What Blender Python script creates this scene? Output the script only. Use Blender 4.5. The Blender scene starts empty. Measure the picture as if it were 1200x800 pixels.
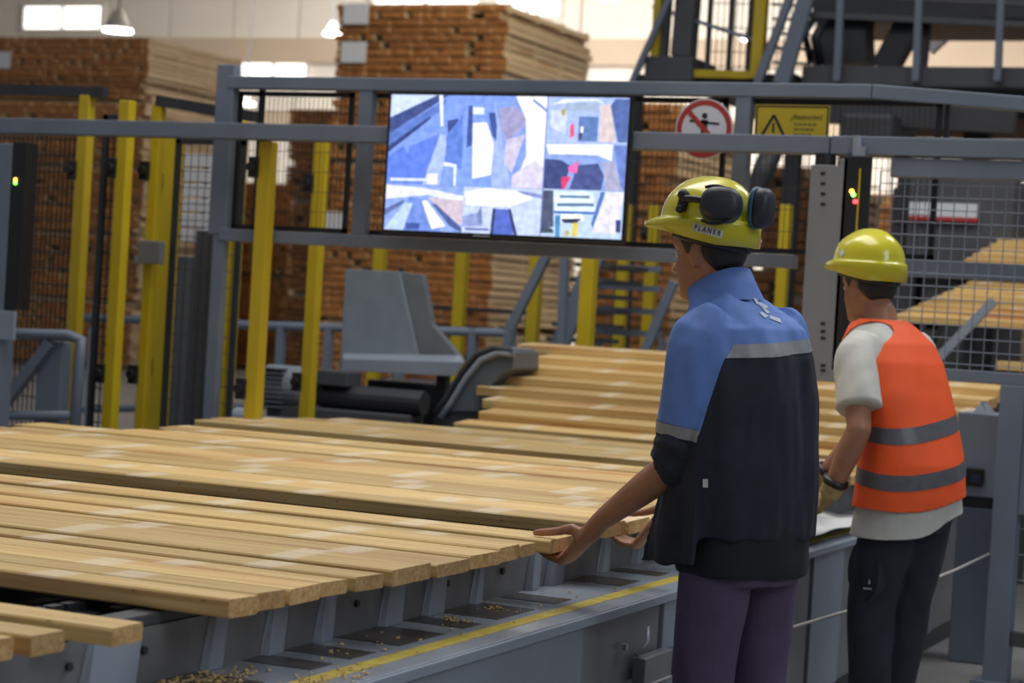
import bpy, bmesh, math, random
import numpy as np
from mathutils import Vector, Matrix, noise
from mathutils.bvhtree import BVHTree
SC = bpy.context.scene
COL = SC.collection
rnd = random.Random(7)
pi = math.pi
R = math.radians

# ------------------------------------------------------------------ camera
FPX = 2460.0
YAW, ROLL, PITCH, EYE = R(24), R(3.43), math.atan(39.93/2460), 1.42
_Fh = np.array([-math.sin(YAW), math.cos(YAW), 0]); _r0 = np.array([math.cos(YAW), math.sin(YAW), 0]); _Z = np.array([0, 0, 1.])
_F = _Fh*math.cos(PITCH)-_Z*math.sin(PITCH); _u0 = _Fh*math.sin(PITCH)+_Z*math.cos(PITCH)
_c, _s = math.cos(ROLL), math.sin(ROLL)
_C = np.array([0, 0, EYE])
cam = bpy.data.cameras.new('camera')
camo = bpy.data.objects.new('camera', cam); COL.objects.link(camo)
_right = _c*_r0+_s*_u0; _up = -_s*_r0+_c*_u0
M = Matrix.Identity(4)
for i in range(3):
    M[i][0] = _right[i]; M[i][1] = _up[i]; M[i][2] = -_F[i]; M[i][3] = _C[i]
camo.matrix_world = M
cam.sensor_width = 36; cam.lens = 36*FPX/1200
cam.clip_end = 200
cam.dof.use_dof = True; cam.dof.focus_distance = 5.55; cam.dof.aperture_fstop = 4.2
SC.camera = camo

def _ray(x, y):
    dx, dy = x-600, y-400
    u = dx*_c+dy*_s; v = -dx*_s+dy*_c
    return _F*FPX+u*_r0-v*_u0
def atY(x, y, Y):
    d = _ray(x, y); return _C+d*(Y/d[1])
def atZ(x, y, z):
    d = _ray(x, y); return _C+d*((z-EYE)/d[2])
def atD(x, y, D):
    d = _ray(x, y); return _C+d*(D/FPX)

# ------------------------------------------------------------------ light
SC.view_settings.view_transform = 'Standard'; SC.view_settings.look = 'None'
SC.view_settings.gamma = 1; SC.view_settings.use_curve_mapping = False
SC.view_settings.exposure = 0.0
W = bpy.data.worlds.new('world'); SC.world = W; W.use_nodes = True
W.node_tree.nodes['Background'].inputs[0].default_value = (0.84, 0.88, 1.0, 1)
W.node_tree.nodes['Background'].inputs[1].default_value = 0.22
def area(name, loc, size, power, color=(1, 1, 1), aim=None, sy=None):
    l = bpy.data.lights.new(name, 'AREA'); l.energy = power; l.color = color
    l.size = size
    if sy: l.shape = 'RECTANGLE'; l.size_y = sy
    o = bpy.data.objects.new(name, l); COL.objects.link(o); o.location = loc
    d = Vector(aim or (loc[0], loc[1], 0))-Vector(loc)
    o.rotation_euler = d.to_track_quat('-Z', 'Y').to_euler()
    return o
area('skylight', (-3.6, 7.0, 7.4), 3.0, 290, (1.0, 0.95, 0.88), aim=(-3.2, 6.4, 0), sy=6)
area('skylight_bay', (0.5, 9.5, 7.4), 2.0, 210, (0.92, 0.96, 1.0), aim=(-2, 6.5, 0.8), sy=4)
area('skylight_left', (-7.5, 9.0, 7.4), 2.0, 70, (0.9, 0.95, 1.0), aim=(-5, 8, 0), sy=5)
area('fill_right', (6.5, 1.5, 6.5), 3.0, 190, (0.88, 0.94, 1.0), aim=(-2, 6.2, .4), sy=5)  # soft fill added from the unseen right to brighten the conveyor front
area('hall_skylight', (-17, 38, 9.6), 18, 4300, (1.0, 0.93, 0.85), aim=(-17, 47, 6), sy=8)
area('hall_lamp_row', (-7, 21, 9.0), 6, 700, (1.0, 0.88, 0.72), aim=(-12.5, 27, 2.5), sy=8)

# ------------------------------------------------------------------ materials
MATS = {}
def _bsdf(m):
    return m.node_tree.nodes['Principled BSDF']
def mat(name, col, rough=.5, metal=0., var=.0, scale=8., bump=0., spec=.5, coat=0.):
    if name in MATS: return MATS[name]
    m = bpy.data.materials.new(name); m.use_nodes = True; MATS[name] = m
    nt = m.node_tree; b = _bsdf(m)
    b.inputs['Base Color'].default_value = (*col, 1)
    b.inputs['Roughness'].default_value = rough; b.inputs['Metallic'].default_value = metal
    b.inputs['Specular IOR Level'].default_value = spec
    b.inputs['Coat Weight'].default_value = coat; b.inputs['Coat Roughness'].default_value = .08
    if var or bump:
        tc = nt.nodes.new('ShaderNodeTexCoord')
        n = nt.nodes.new('ShaderNodeTexNoise'); n.inputs['Scale'].default_value = scale
        n.inputs['Detail'].default_value = 5
        nt.links.new(tc.outputs['Object'], n.inputs['Vector'])
        if var:
            r = nt.nodes.new('ShaderNodeValToRGB')
            r.color_ramp.elements[0].position = .3; r.color_ramp.elements[1].position = .7
            r.color_ramp.elements[0].color = (*[c*(1-var) for c in col], 1)
            r.color_ramp.elements[1].color = (*[min(1, c*(1+var)) for c in col], 1)
            nt.links.new(n.outputs['Fac'], r.inputs[0]); nt.links.new(r.outputs[0], b.inputs['Base Color'])
        if bump:
            bp = nt.nodes.new('ShaderNodeBump'); bp.inputs['Strength'].default_value = bump; bp.inputs['Distance'].default_value = .01
            nt.links.new(n.outputs['Fac'], bp.inputs['Height']); nt.links.new(bp.outputs[0], b.inputs['Normal'])
    return m
def emis(name, col, st=1., var=0., scale=60.):
    if name in MATS: return MATS[name]
    m = bpy.data.materials.new(name); m.use_nodes = True; MATS[name] = m
    nt = m.node_tree; b = _bsdf(m)
    b.inputs['Base Color'].default_value = (0.01, 0.01, 0.01, 1)
    b.inputs['Emission Color'].default_value = (*col, 1); b.inputs['Emission Strength'].default_value = st
    b.inputs['Roughness'].default_value = .3
    if var:
        tc = nt.nodes.new('ShaderNodeTexCoord'); n = nt.nodes.new('ShaderNodeTexNoise'); n.inputs['Scale'].default_value = scale
        n.inputs['Detail'].default_value = 4
        nt.links.new(tc.outputs['Object'], n.inputs['Vector'])
        r = nt.nodes.new('ShaderNodeValToRGB'); r.color_ramp.elements[0].position = .35; r.color_ramp.elements[1].position = .65
        r.color_ramp.elements[0].color = (*[c*(1-var) for c in col], 1); r.color_ramp.elements[1].color = (*[min(1, c*(1+var)+.02) for c in col], 1)
        nt.links.new(n.outputs['Fac'], r.inputs[0]); nt.links.new(r.outputs[0], b.inputs['Emission Color'])
    return m
def s2l(h):
    h = h.lstrip('#'); v = [int(h[i:i+2], 16)/255 for i in (0, 2, 4)]
    return tuple(((c+.055)/1.055)**2.4 if c > .04 else c/12.92 for c in v)

def wood_mat(name, base, dark, red, bands=True, axis=0, endgrain=False):
    """pine: grain stretched along the board, reddish heart streaks, pale sticker marks across it"""
    m = bpy.data.materials.new(name); m.use_nodes = True; MATS[name] = m
    nt = m.node_tree; N = nt.nodes; L = nt.links.new; b = _bsdf(m)
    b.inputs['Roughness'].default_value = .52; b.inputs['Specular IOR Level'].default_value = .42
    tc = N.new('ShaderNodeTexCoord'); oi = N.new('ShaderNodeObjectInfo')
    add = N.new('ShaderNodeVectorMath'); add.operation = 'ADD'
    mul = N.new('ShaderNodeMath'); mul.operation = 'MULTIPLY'; mul.inputs[1].default_value = 57.
    L(oi.outputs['Random'], mul.inputs[0])
    cmb = N.new('ShaderNodeCombineXYZ'); L(mul.outputs[0], cmb.inputs[1]); L(mul.outputs[0], cmb.inputs[2])
    if not endgrain: L(mul.outputs[0], cmb.inputs[0])
    L(tc.outputs['Object'], add.inputs[0]); L(cmb.outputs[0], add.inputs[1])
    mp = N.new('ShaderNodeMapping'); sc = [85, 85, 85]; sc[axis] = 1.3
    if endgrain: sc = [90, 90, 90]
    mp.inputs['Scale'].default_value = sc; L(add.outputs[0], mp.inputs['Vector'])
    n1 = N.new('ShaderNodeTexNoise'); n1.inputs['Scale'].default_value = 1; n1.inputs['Detail'].default_value = 6; n1.inputs['Distortion'].default_value = .6
    L(mp.outputs[0], n1.inputs['Vector'])
    r1 = N.new('ShaderNodeValToRGB'); r1.color_ramp.elements[0].position = .30; r1.color_ramp.elements[1].position = .64
    r1.color_ramp.elements[0].color = (*dark, 1); r1.color_ramp.elements[1].color = (*base, 1)
    L(n1.outputs['Fac'], r1.inputs[0])
    mp2 = N.new('ShaderNodeMapping'); sc2 = [9, 9, 9]; sc2[axis] = .9
    mp2.inputs['Scale'].default_value = sc2; L(add.outputs[0], mp2.inputs['Vector'])
    n2 = N.new('ShaderNodeTexNoise'); n2.inputs['Scale'].default_value = 1; n2.inputs['Detail'].default_value = 3
    L(mp2.outputs[0], n2.inputs['Vector'])
    r2 = N.new('ShaderNodeValToRGB'); r2.color_ramp.elements[0].position = .56; r2.color_ramp.elements[1].position = .70
    r2.color_ramp.elements[0].color = (0, 0, 0, 1); r2.color_ramp.elements[1].color = (.75, .75, .75, 1)
    L(n2.outputs['Fac'], r2.inputs[0])
    mx = N.new('ShaderNodeMixRGB'); mx.inputs[2].default_value = (*red, 1)
    L(r2.outputs[0], mx.inputs[0]); L(r1.outputs[0], mx.inputs[1])
    out = mx.outputs[0]
    # board to board tone
    hv = N.new('ShaderNodeHueSaturation')
    mr = N.new('ShaderNodeMapRange'); mr.inputs[3].default_value = .74; mr.inputs[4].default_value = 1.10
    L(oi.outputs['Random'], mr.inputs[0]); L(mr.outputs[0], hv.inputs['Value']); L(out, hv.inputs['Color']); out = hv.outputs[0]
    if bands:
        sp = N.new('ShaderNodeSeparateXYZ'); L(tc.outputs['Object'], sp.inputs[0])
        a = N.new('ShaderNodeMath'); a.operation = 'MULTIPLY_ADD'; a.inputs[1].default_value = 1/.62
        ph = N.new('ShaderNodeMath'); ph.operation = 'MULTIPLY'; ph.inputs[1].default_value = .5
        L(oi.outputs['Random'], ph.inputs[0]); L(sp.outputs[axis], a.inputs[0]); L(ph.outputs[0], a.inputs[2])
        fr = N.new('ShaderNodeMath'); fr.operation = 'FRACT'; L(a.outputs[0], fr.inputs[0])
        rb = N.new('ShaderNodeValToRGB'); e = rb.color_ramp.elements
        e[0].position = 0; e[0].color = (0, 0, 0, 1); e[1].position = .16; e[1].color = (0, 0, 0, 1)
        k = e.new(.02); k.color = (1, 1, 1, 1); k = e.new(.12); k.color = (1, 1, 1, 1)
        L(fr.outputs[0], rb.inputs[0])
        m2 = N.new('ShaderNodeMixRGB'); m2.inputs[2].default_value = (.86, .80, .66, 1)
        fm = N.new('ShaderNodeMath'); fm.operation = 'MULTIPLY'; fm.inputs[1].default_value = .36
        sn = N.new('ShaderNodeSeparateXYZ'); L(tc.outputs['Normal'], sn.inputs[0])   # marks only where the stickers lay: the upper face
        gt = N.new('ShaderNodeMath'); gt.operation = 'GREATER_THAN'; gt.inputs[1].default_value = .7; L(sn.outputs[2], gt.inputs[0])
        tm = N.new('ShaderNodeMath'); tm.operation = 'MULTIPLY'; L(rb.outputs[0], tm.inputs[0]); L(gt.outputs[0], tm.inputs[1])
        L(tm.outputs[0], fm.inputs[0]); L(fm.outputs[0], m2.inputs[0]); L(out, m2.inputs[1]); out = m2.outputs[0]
    # knots
    vo = N.new('ShaderNodeTexVoronoi'); mp3 = N.new('ShaderNodeMapping'); s3 = [9, 9, 9]; s3[axis] = 2.2
    mp3.inputs['Scale'].default_value = s3; L(add.outputs[0], mp3.inputs['Vector']); L(mp3.outputs[0], vo.inputs['Vector'])
    rk = N.new('ShaderNodeValToRGB'); rk.color_ramp.elements[0].position = .05; rk.color_ramp.elements[1].position = .10
    rk.color_ramp.elements[0].color = (.8, .8, .8, 1); rk.color_ramp.elements[1].color = (0, 0, 0, 1)
    L(vo.outputs['Distance'], rk.inputs[0])
    m3 = N.new('ShaderNodeMixRGB'); m3.inputs[2].default_value = (.16, .07, .025, 1)
    L(rk.outputs[0], m3.inputs[0]); L(out, m3.inputs[1])
    L(m3.outputs[0], b.inputs['Base Color'])
    return m
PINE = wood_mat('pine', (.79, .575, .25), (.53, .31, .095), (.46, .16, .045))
PINE_END = wood_mat('pine_end', (.66, .43, .19), (.42, .23, .08), (.34, .16, .06), bands=False, endgrain=True)
STACK_SIDE = wood_mat('stack_side', (.66, .52, .33), (.48, .34, .19), (.40, .22, .10), bands=False, axis=1)
STACK_END = wood_mat('stack_end', (.47, .195, .052), (.27, .10, .024), (.18, .06, .02), bands=False, endgrain=True)

GREY = mat('grey_blue_paint', (.155, .185, .235), .42, var=.10, scale=3)
GREY_L = mat('grey_light_paint', (.26, .30, .36), .38, var=.08, scale=3)
DECK = mat('deck_paint', (.28, .315, .37), .22, var=.14, scale=5, spec=.6)
PANEL = mat('panel_paint', (.215, .245, .295), .42, var=.08, scale=2)
RISER = mat('riser_steel', (.165, .168, .18), .38, var=.15, scale=6)
DARK = mat('dark_steel', (.030, .032, .037), .5, var=.2, scale=5)
DARK2 = mat('charcoal_steel', (.065, .068, .076), .55, var=.15, scale=3)
BLACK = mat('black_plastic', (.012, .012, .014), .4)
YEL = mat('yellow_paint', (.53, .385, .010), .42, var=.08, scale=4)
YELSTRIPE = mat('worn_yellow_paint', (.42, .33, .05), .5, var=.25, scale=30)
CONC = mat('concrete', (.20, .195, .19), .6, var=.2, scale=1.2, bump=.1)
MOTOR = mat('motor_grey', (.20, .235, .27), .5, var=.1)
WHITE = mat('white_enamel', (.72, .73, .75), .35)
PAPER = mat('paper_label', (.62, .66, .70), .6)
WALLM = mat('cladding', (.80, .76, .70), .6, var=.05, scale=.4)
BEIGE = mat('beige_beam', (.52, .42, .32), .6, var=.08, scale=.5)
TRUSS = mat('white_truss', (.8, .78, .74), .5)

# ------------------------------------------------------------------ mesh helpers
class MB:
    def __init__(s): s.v = []; s.f = []; s.m = []
    def add(s, vs, fs, mi=0):
        o = len(s.v); s.v += [tuple(map(float, p)) for p in vs]
        for f in fs: s.f.append(tuple(i+o for i in f)); s.m.append(mi)
        return s
    def hexa(s, c8, mi=0, mis=None):
        fs = [(0, 3, 2, 1), (4, 5, 6, 7), (0, 1, 5, 4), (1, 2, 6, 5), (2, 3, 7, 6), (3, 0, 4, 7)]
        o = len(s.v); s.v += [tuple(map(float, p)) for p in c8]
        for k, f in enumerate(fs):
            s.f.append(tuple(i+o for i in f)); s.m.append(mis[k] if mis else mi)
        return s
    def box(s, x0, x1, y0, y1, z0, z1, mi=0, mis=None):
        return s.hexa([(x0, y0, z0), (x1, y0, z0), (x1, y1, z0), (x0, y1, z0), (x0, y0, z1), (x1, y0, z1), (x1, y1, z1), (x0, y1, z1)], mi, mis)
    def beam(s, p, q, w, h, up=(0, 0, 1), mi=0):
        p = Vector(p); q = Vector(q); d = (q-p).normalized(); u = Vector(up)
        if abs(d.dot(u)) > .95: u = Vector((0, 1, 0))
        a = d.cross(u).normalized(); b = a.cross(d).normalized()
        a *= w/2; b *= h/2
        return s.hexa([p-a-b, p+a-b, q+a-b, q-a-b, p-a+b, p+a+b, q+a+b, q-a+b], mi)
    def tube(s, pts, rad, n=12, mi=0, ref=(0, 0, 1), cap=True, flat=1.):
        """rad: one radius, or a list of r or (r_side, r_ref) per point"""
        P = [Vector(p) for p in pts]; k = len(P)
        if not isinstance(rad, (list, tuple)): rad = [rad]*k
        T = []
        for i in range(k):
            t = (P[min(i+1, k-1)]-P[max(i-1, 0)])
            T.append(t.normalized() if t.length > 1e-9 else Vector((0, 0, 1)))
        u = Vector(ref)
        if abs(u.dot(T[0])) > .97: u = Vector((0, 1, 0)) if abs(T[0].y) < .9 else Vector((1, 0, 0))
        vs = []
        for i in range(k):
            u = (u-T[i]*u.dot(T[i])); u.normalize(); a = T[i].cross(u)
            r = rad[i]; ra, rb = r if isinstance(r, (list, tuple)) else (r, r*flat)
            for j in range(n):
                t = 2*pi*j/n
                vs.append(P[i]+a*ra*math.cos(t)+u*rb*math.sin(t))
        fs = []
        for i in range(k-1):
            for j in range(n):
                fs.append((i*n+j, i*n+(j+1) % n, (i+1)*n+(j+1) % n, (i+1)*n+j))
        if cap: fs.append(tuple(range(n-1, -1, -1))); fs.append(tuple((k-1)*n+j for j in range(n)))
        return s.add(vs, fs, mi)
    def rings(s, rings, mi=0, cap=True):
        n = len(rings[0]); k = len(rings); vs = [p for r in rings for p in r]; fs = []
        for i in range(k-1):
            for j in range(n): fs.append((i*n+j, i*n+(j+1) % n, (i+1)*n+(j+1) % n, (i+1)*n+j))
        if cap: fs.append(tuple(range(n-1, -1, -1))); fs.append(tuple((k-1)*n+j for j in range(n)))
        return s.add(vs, fs, mi)
    def ball(s, c, r, mi=0, n=14, m=9, rot=None):
        rx, ry, rz = r if isinstance(r, (list, tuple)) else (r, r, r)
        rg = []
        for i in range(m+1):
            t = -pi/2+pi*i/m; ct = max(math.cos(t), .02)
            ring = []
            for j in range(n):
                p = Vector((rx*ct*math.cos(2*pi*j/n), ry*ct*math.sin(2*pi*j/n), rz*math.sin(t)))
                if rot is not None: p = rot @ p
                ring.append(Vector(c)+p)
            rg.append(ring)
        return s.rings(rg, mi)
    def mesh(s, name, mats, off=(0, 0, 0), smooth=False):
        me = bpy.data.meshes.new(name)
        me.from_pydata([(x-off[0], y-off[1], z-off[2]) for x, y, z in s.v], [], s.f)
        for m in (mats if isinstance(mats, (list, tuple)) else [mats]): me.materials.append(m)
        me.polygons.foreach_set('material_index', s.m)
        if smooth: me.polygons.foreach_set('use_smooth', [True]*len(s.f))
        bm = bmesh.new(); bm.from_mesh(me); bmesh.ops.recalc_face_normals(bm, faces=bm.faces); bm.to_mesh(me); bm.free()
        me.update()
        return me
    def build(s, name, mats, parent=None, smooth=False, bevel=0., seg=2, local=False, angle=None, **kw):
        off = wloc(parent) if parent is not None and not local else (0, 0, 0)
        o = bpy.data.objects.new(name, s.mesh(name, mats, off, smooth)); COL.objects.link(o)
        if parent is not None: o.parent = parent
        if bevel:
            b = o.modifiers.new('bevel', 'BEVEL'); b.width = bevel; b.segments = seg; b.limit_method = 'ANGLE'; b.angle_limit = R(40)
        tag(o, **kw)
        return o
def wloc(o):
    l = Vector((0, 0, 0))
    while o is not None: l += o.location; o = o.parent
    return l
def tag(o, label=None, cat=None, group=None, kind=None):
    if label: o['label'] = label
    if cat: o['category'] = cat
    if group: o['group'] = group
    if kind: o['kind'] = kind
    return o
def thing(name, loc, label, cat, group=None, rz=0):
    o = bpy.data.objects.new(name, None); COL.objects.link(o); o.location = loc; o.rotation_euler = (0, 0, rz)
    o.empty_display_size = .1
    return tag(o, label, cat, group)
def wire_panel(mb, o, U, V, su, sv, r, mi=0):
    """welded wire mesh: o corner, U and V full edge vectors, su/sv wire pitch"""
    o = Vector(o); U = Vector(U); V = Vector(V); nu = max(1, round(U.length/su)); nv = max(1, round(V.length/sv))
    N = U.cross(V).normalized()
    def wire(p, q, d):
        p = Vector(p); q = Vector(q); a = d.normalized()*r; b = N*r
        mb.add([p-a-b, p+a-b, p+b, q-a-b, q+a-b, q+b], [(0, 1, 4, 3), (1, 2, 5, 4), (2, 0, 3, 5)], mi)
    for i in range(nu+1): wire(o+U*(i/nu), o+U*(i/nu)+V, U)
    for j in range(nv+1): wire(o+V*(j/nv), o+V*(j/nv)+U, V)
    return mb

# clip a polygon soup to lo <= val <= hi
def clip(vs, fs, val, lo, hi):
    out_v = []; out_f = []
    def half(poly, thr, sgn):
        res = []
        for i in range(len(poly)):
            a = poly[i]; b = poly[(i+1) % len(poly)]
            da = sgn*(a[1]-thr); db = sgn*(b[1]-thr)
            if da >= 0: res.append(a)
            if (da > 0 and db < 0) or (da < 0 and db > 0):
                t = da/(da-db); res.append((a[0]+(b[0]-a[0])*t, a[1]+(b[1]-a[1])*t, None))
        return res
    for f in fs:
        poly = [(vs[i], val[i], i) for i in f]
        v = [p[1] for p in poly]
        if lo is not None and max(v) < lo: continue
        if hi is not None and min(v) > hi: continue
        if lo is not None and min(v) < lo: poly = half(poly, lo, 1)
        if hi is not None and len(poly) > 2 and max(p[1] for p in poly) > hi: poly = half(poly, hi, -1)
        if len(poly) > 2:
            o = len(out_v); out_v += [p[0] for p in poly]; out_f.append(tuple(range(o, o+len(poly))))
    return weld(out_v, out_f)
def weld(vs, fs, q=1e-5):
    d = {}; nv = []; mp = []
    for p in vs:
        k = (round(p[0]/q), round(p[1]/q), round(p[2]/q))
        if k not in d: d[k] = len(nv); nv.append(Vector(p))
        mp.append(d[k])
    nf = []
    for f in fs:
        g = []
        for i in f:
            j = mp[i]
            if not g or g[-1] != j: g.append(j)
        if len(g) > 1 and g[0] == g[-1]: g.pop()
        if len(set(g)) > 2: nf.append(tuple(g))
    return nv, nf
def remesh(mb, voxel, smooth=6, fac=.5):
    """one continuous surface from overlapping closed shapes"""
    me = mb.mesh('tmp', [GREY]); o = bpy.data.objects.new('tmp', me); COL.objects.link(o)
    r = o.modifiers.new('r', 'REMESH'); r.mode = 'VOXEL'; r.voxel_size = voxel
    if smooth:
        s = o.modifiers.new('s', 'SMOOTH'); s.factor = fac; s.iterations = smooth
    dg = bpy.context.evaluated_depsgraph_get(); ev = o.evaluated_get(dg); m2 = ev.to_mesh()
    vs = [v.co.copy() for v in m2.vertices]; fs = [tuple(p.vertices) for p in m2.polygons]
    ev.to_mesh_clear(); bpy.data.objects.remove(o); bpy.data.meshes.remove(me)
    return vs, fs
def normals(vs, fs):
    n = [Vector((0, 0, 0)) for _ in vs]
    for f in fs:
        a = (vs[f[1]]-vs[f[0]]).cross(vs[f[-1]]-vs[f[0]])
        for i in f: n[i] += a
    return [x.normalized() if x.length > 0 else Vector((0, 0, 1)) for x in n]
def soup(vs, fs, name, mats, parent, mi=None, smooth=True, solid=0., **kw):
    me = bpy.data.meshes.new(name); me.from_pydata([tuple(v) for v in vs], [], fs)
    for m in (mats if isinstance(mats, (list, tuple)) else [mats]): me.materials.append(m)
    if mi: me.polygons.foreach_set('material_index', mi)
    if smooth: me.polygons.foreach_set('use_smooth', [True]*len(me.polygons))
    me.update()
    o = bpy.data.objects.new(name, me); COL.objects.link(o); o.parent = parent
    if solid:
        s = o.modifiers.new('t', 'SOLIDIFY'); s.thickness = solid; s.offset = 1
    tag(o, **kw)
    return o
def text_mesh(txt, size, extrude=.0005, bold=0.):
    c = bpy.data.curves.new('t', 'FONT'); c.body = txt; c.size = size; c.align_x = 'CENTER'; c.align_y = 'CENTER'; c.extrude = extrude; c.offset = bold
    c.resolution_u = 3
    o = bpy.data.objects.new('t', c); COL.objects.link(o)
    dg = bpy.context.evaluated_depsgraph_get(); ev = o.evaluated_get(dg); me = ev.to_mesh()
    vs = [v.co.copy() for v in me.vertices]; fs = [tuple(p.vertices) for p in me.polygons]
    ev.to_mesh_clear(); bpy.data.objects.remove(o); bpy.data.curves.remove(c)
    return vs, fs

# ================================================================== SETTING
MB().box(-60, 40, -6, 62, -.12, 0).build('floor', CONC, kind='structure')
YB = 48.
wb = MB()
for i in range(34):          # corrugated cladding sheets
    x = -52+i*2.0
    wb.box(x, x+1.94, YB, YB+.15, 0, 12)
wb.build('wall_back', WALLM, kind='structure')
for k, (z0, z1) in enumerate(((7.45, 8.1), (5.7, 6.2), (3.6, 4.1))):
    MB().box(-52, 16, YB-.35, YB, z0, z1).build('trim_%d' % (k+1), BEIGE, bevel=.02, kind='structure')
GLOW = emis('daylight_pane', (1.0, .97, .92), 2.6)
wins = [((30, 8), (118, 34)), ((285, 52), (358, 100)), ((585, -20), (655, 18)), ((1150, 145), (1185, 178)), ((1015, 22), (1058, 58)), ((1140, 240), (1182, 262)),
        ((440, -6), (560, 6))]
for k, (a, b) in enumerate(wins):
    p = atY(*a, YB-.1); q = atY(*b, YB-.1)
    x0, x1 = sorted((p[0], q[0])); z0, z1 = sorted((p[2], q[2]))
    w = MB()
    for t in (0, 1):
        w.box(x0-.08 if t == 0 else x1, x0 if t == 0 else x1+.08, YB-.16, YB, z0-.08, z1+.08)
        w.box(x0, x1, YB-.16, YB, z0-.08 if t == 0 else z1, z0 if t == 0 else z1+.08)
    xm = (x0+x1)/2; w.box(xm-.04, xm+.04, YB-.16, YB, z0, z1)
    wo = w.build('window_%d' % (k+1), TRUSS, kind='structure')
    MB().box(x0, x1, YB-.06, YB-.02, z0, z1).build('pane', GLOW, wo)
MB().box(-52, 16, 30, YB, 10.2, 10.4).build('ceiling', WALLM, kind='structure')
for k, y in enumerate((34, 39, 44)):
    t = MB(); t.beam((-52, y, 9.9), (16, y, 9.9), .18, .18); t.beam((-52, y, 8.9), (16, y, 8.9), .14, .14)
    for i in range(34):
        x = -52+2*i; t.beam((x, y, 8.9), (x+1, y, 9.9), .08, .08); t.beam((x+1, y, 9.9), (x+2, y, 8.9), .08, .08)
    for x in (-51.9, 15.9): t.box(x-.1, x+.1, y-.1, y+.1, 9.8, 10.25)
    t.build('trim_%d' % (4+k), TRUSS, kind='structure')
LAMP = emis('lamp_glow', (1, .98, .94), 14)
def bay_lamp(px, py, Y, s, label):
    p = atY(px, py, Y); t = thing('high_bay_lamp', tuple(p), label, 'lamp', 'high bay lamps in the hall')
    h = MB(); h.tube([p+(0, 0, .03), p+(0, 0, .16*s), p+(0, 0, .42*s)], [.30*s, .24*s, .10*s], 16); h.build('housing', mat('lamp_alu', (.55, .55, .55), .4, .5), t, smooth=True)
    MB().tube([p+(0, 0, -.02), p+(0, 0, .03)], .30*s, 20).build('lens', LAMP, t)
    c = MB(); c.tube([p+(0, 0, .42*s), (p[0], p[1], 10.2 if Y >= 30 else 9.5)], .02, 6); c.build('cable', DARK2, t)
bay_lamp(138, 36, 36, 1.0, 'high bay lamp just above the left lumber stack')
bay_lamp(390, 40, 38, .62, 'small high bay lamp left of the tall middle stack')
bay_lamp(712, -1, 38, .75, 'high bay lamp at the top edge right of the tall stack')
bay_lamp(881, 46, 34, .6, 'high bay lamp seen behind the yellow post of the platform')
bay_lamp(289, 122, 40, .6, 'low high bay lamp inside the left pane of the screen frame')

# ================================================================== LUMBER STACKS (background)
def pack(x0, x1, y0, y1, z0, z1, label, group, tags=(), pitch=.092, bw=.115, jit=.05, mats=(STACK_SIDE, STACK_END), along='y'):
    t = thing('lumber_pack', ((x0+x1)/2, (y0+y1)/2, z0), label, 'lumber pack', group)
    n = max(1, int((z1-z0-.08)/pitch)); pitch = (z1-z0-.08)/n
    for k in range(3):
        yy = y0+.3+(y1-y0-.6)*k/2
        MB().box(x0, x1, yy-.05, yy+.05, z0, z0+.08).build('bearer', mats[0], t)
    nb = max(1, round((x1-x0)/bw)); w = (x1-x0)/nb
    for i in range(n):
        z = z0+.08+i*pitch; m = MB()
        dj = rnd.uniform(-jit, jit)
        for k in range(nb):
            if rnd.random() < .05: continue
            s = rnd.uniform(0, jit) + (rnd.choice((.12, .2)) if rnd.random() < .06 else 0)
            hh = pitch*rnd.choice((.72, .78, .84))
            edge = rnd.uniform(-jit, jit)*.6 if k in (0, nb-1) else 0
            m.box(x0+k*w+.004+edge*(k == 0), x0+(k+1)*w-.004+edge*(k == nb-1), y0+s, y1-rnd.uniform(0, jit*1.5), z, z+hh,
                  mis=[0, 0, 1, 0, 1, 0])
        # stickers between the courses
        for k in range(4):
            yy = y0+.15+(y1-y0-.3)*k/3
            m.box(x0+.01, x1-.01, yy-.02, yy+.02, z+pitch*.72, z+pitch)
        m.build('board_course', list(mats), t)
    for (fx, fz) in tags:
        xx = x0+(x1-x0)*fx; zz = z0+(z1-z0)*fz
        MB().box(xx-.19, xx+.19, y0-.03, y0-.012, zz-.14, zz+.14).build('paper_tag', PAPER, t, label='white paper tag stapled to the board ends')
    return t
def stack(x0, x1, y0, y1, ztop, npk, name, group, tags={}, **kw):
    h = ztop/npk
    ordn = ['lowest', 'second from below', 'third from below', 'fourth from below', 'fifth from below']
    for k in range(npk):
        which = 'topmost' if k == npk-1 else ordn[k]
        dx = rnd.uniform(-.06, .06); dy = rnd.uniform(-.05, .05)
        pack(x0+dx, x1+dx, y0+dy, y1+dy, k*h, (k+1)*h, '%s pack of %s' % (which, name), group, tags.get(k, ()), **kw)
YL = 29.0
p = atY(175, 42, YL); q = atY(-28, 24, YL)
stack(q[0], p[0], YL, YL+3.0, p[2], 5, 'the tall orange-brown lumber stack at left behind the yellow fence', 'packs of the left lumber stack', {4: ((.17, .62),)})
YS = 25.0
p = atY(594, 3, YS); q = atY(395, 0, YS)
stack(q[0], p[0], YS, YS+3.0, p[2], 5, 'the tallest orange-brown lumber stack behind the wall screen', 'packs of the tall middle stack', {4: ((.12, .86), (.12, .38)), 2: ((.04, .25),)})
YM = 27.5
p = atY(398, 128, YM); q = atY(344, 128, YM)
stack(q[0], p[0]+.3, YM, YM+3, p[2], 3, 'the lower brown stack between the two tall stacks', 'packs of the low stack in the gap')
YR = 21.0
p = atY(800, 120, YR); q = atY(688, 120, YR)
stack(q[0], p[0], YR, YR+2.4, p[2], 3, 'the brown stack behind the screen frame left of the helmet', 'packs of the brown stack behind the stairs')
YW = 33.0
p = atY(345, 215, YW); q = atY(236, 215, YW)
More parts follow.
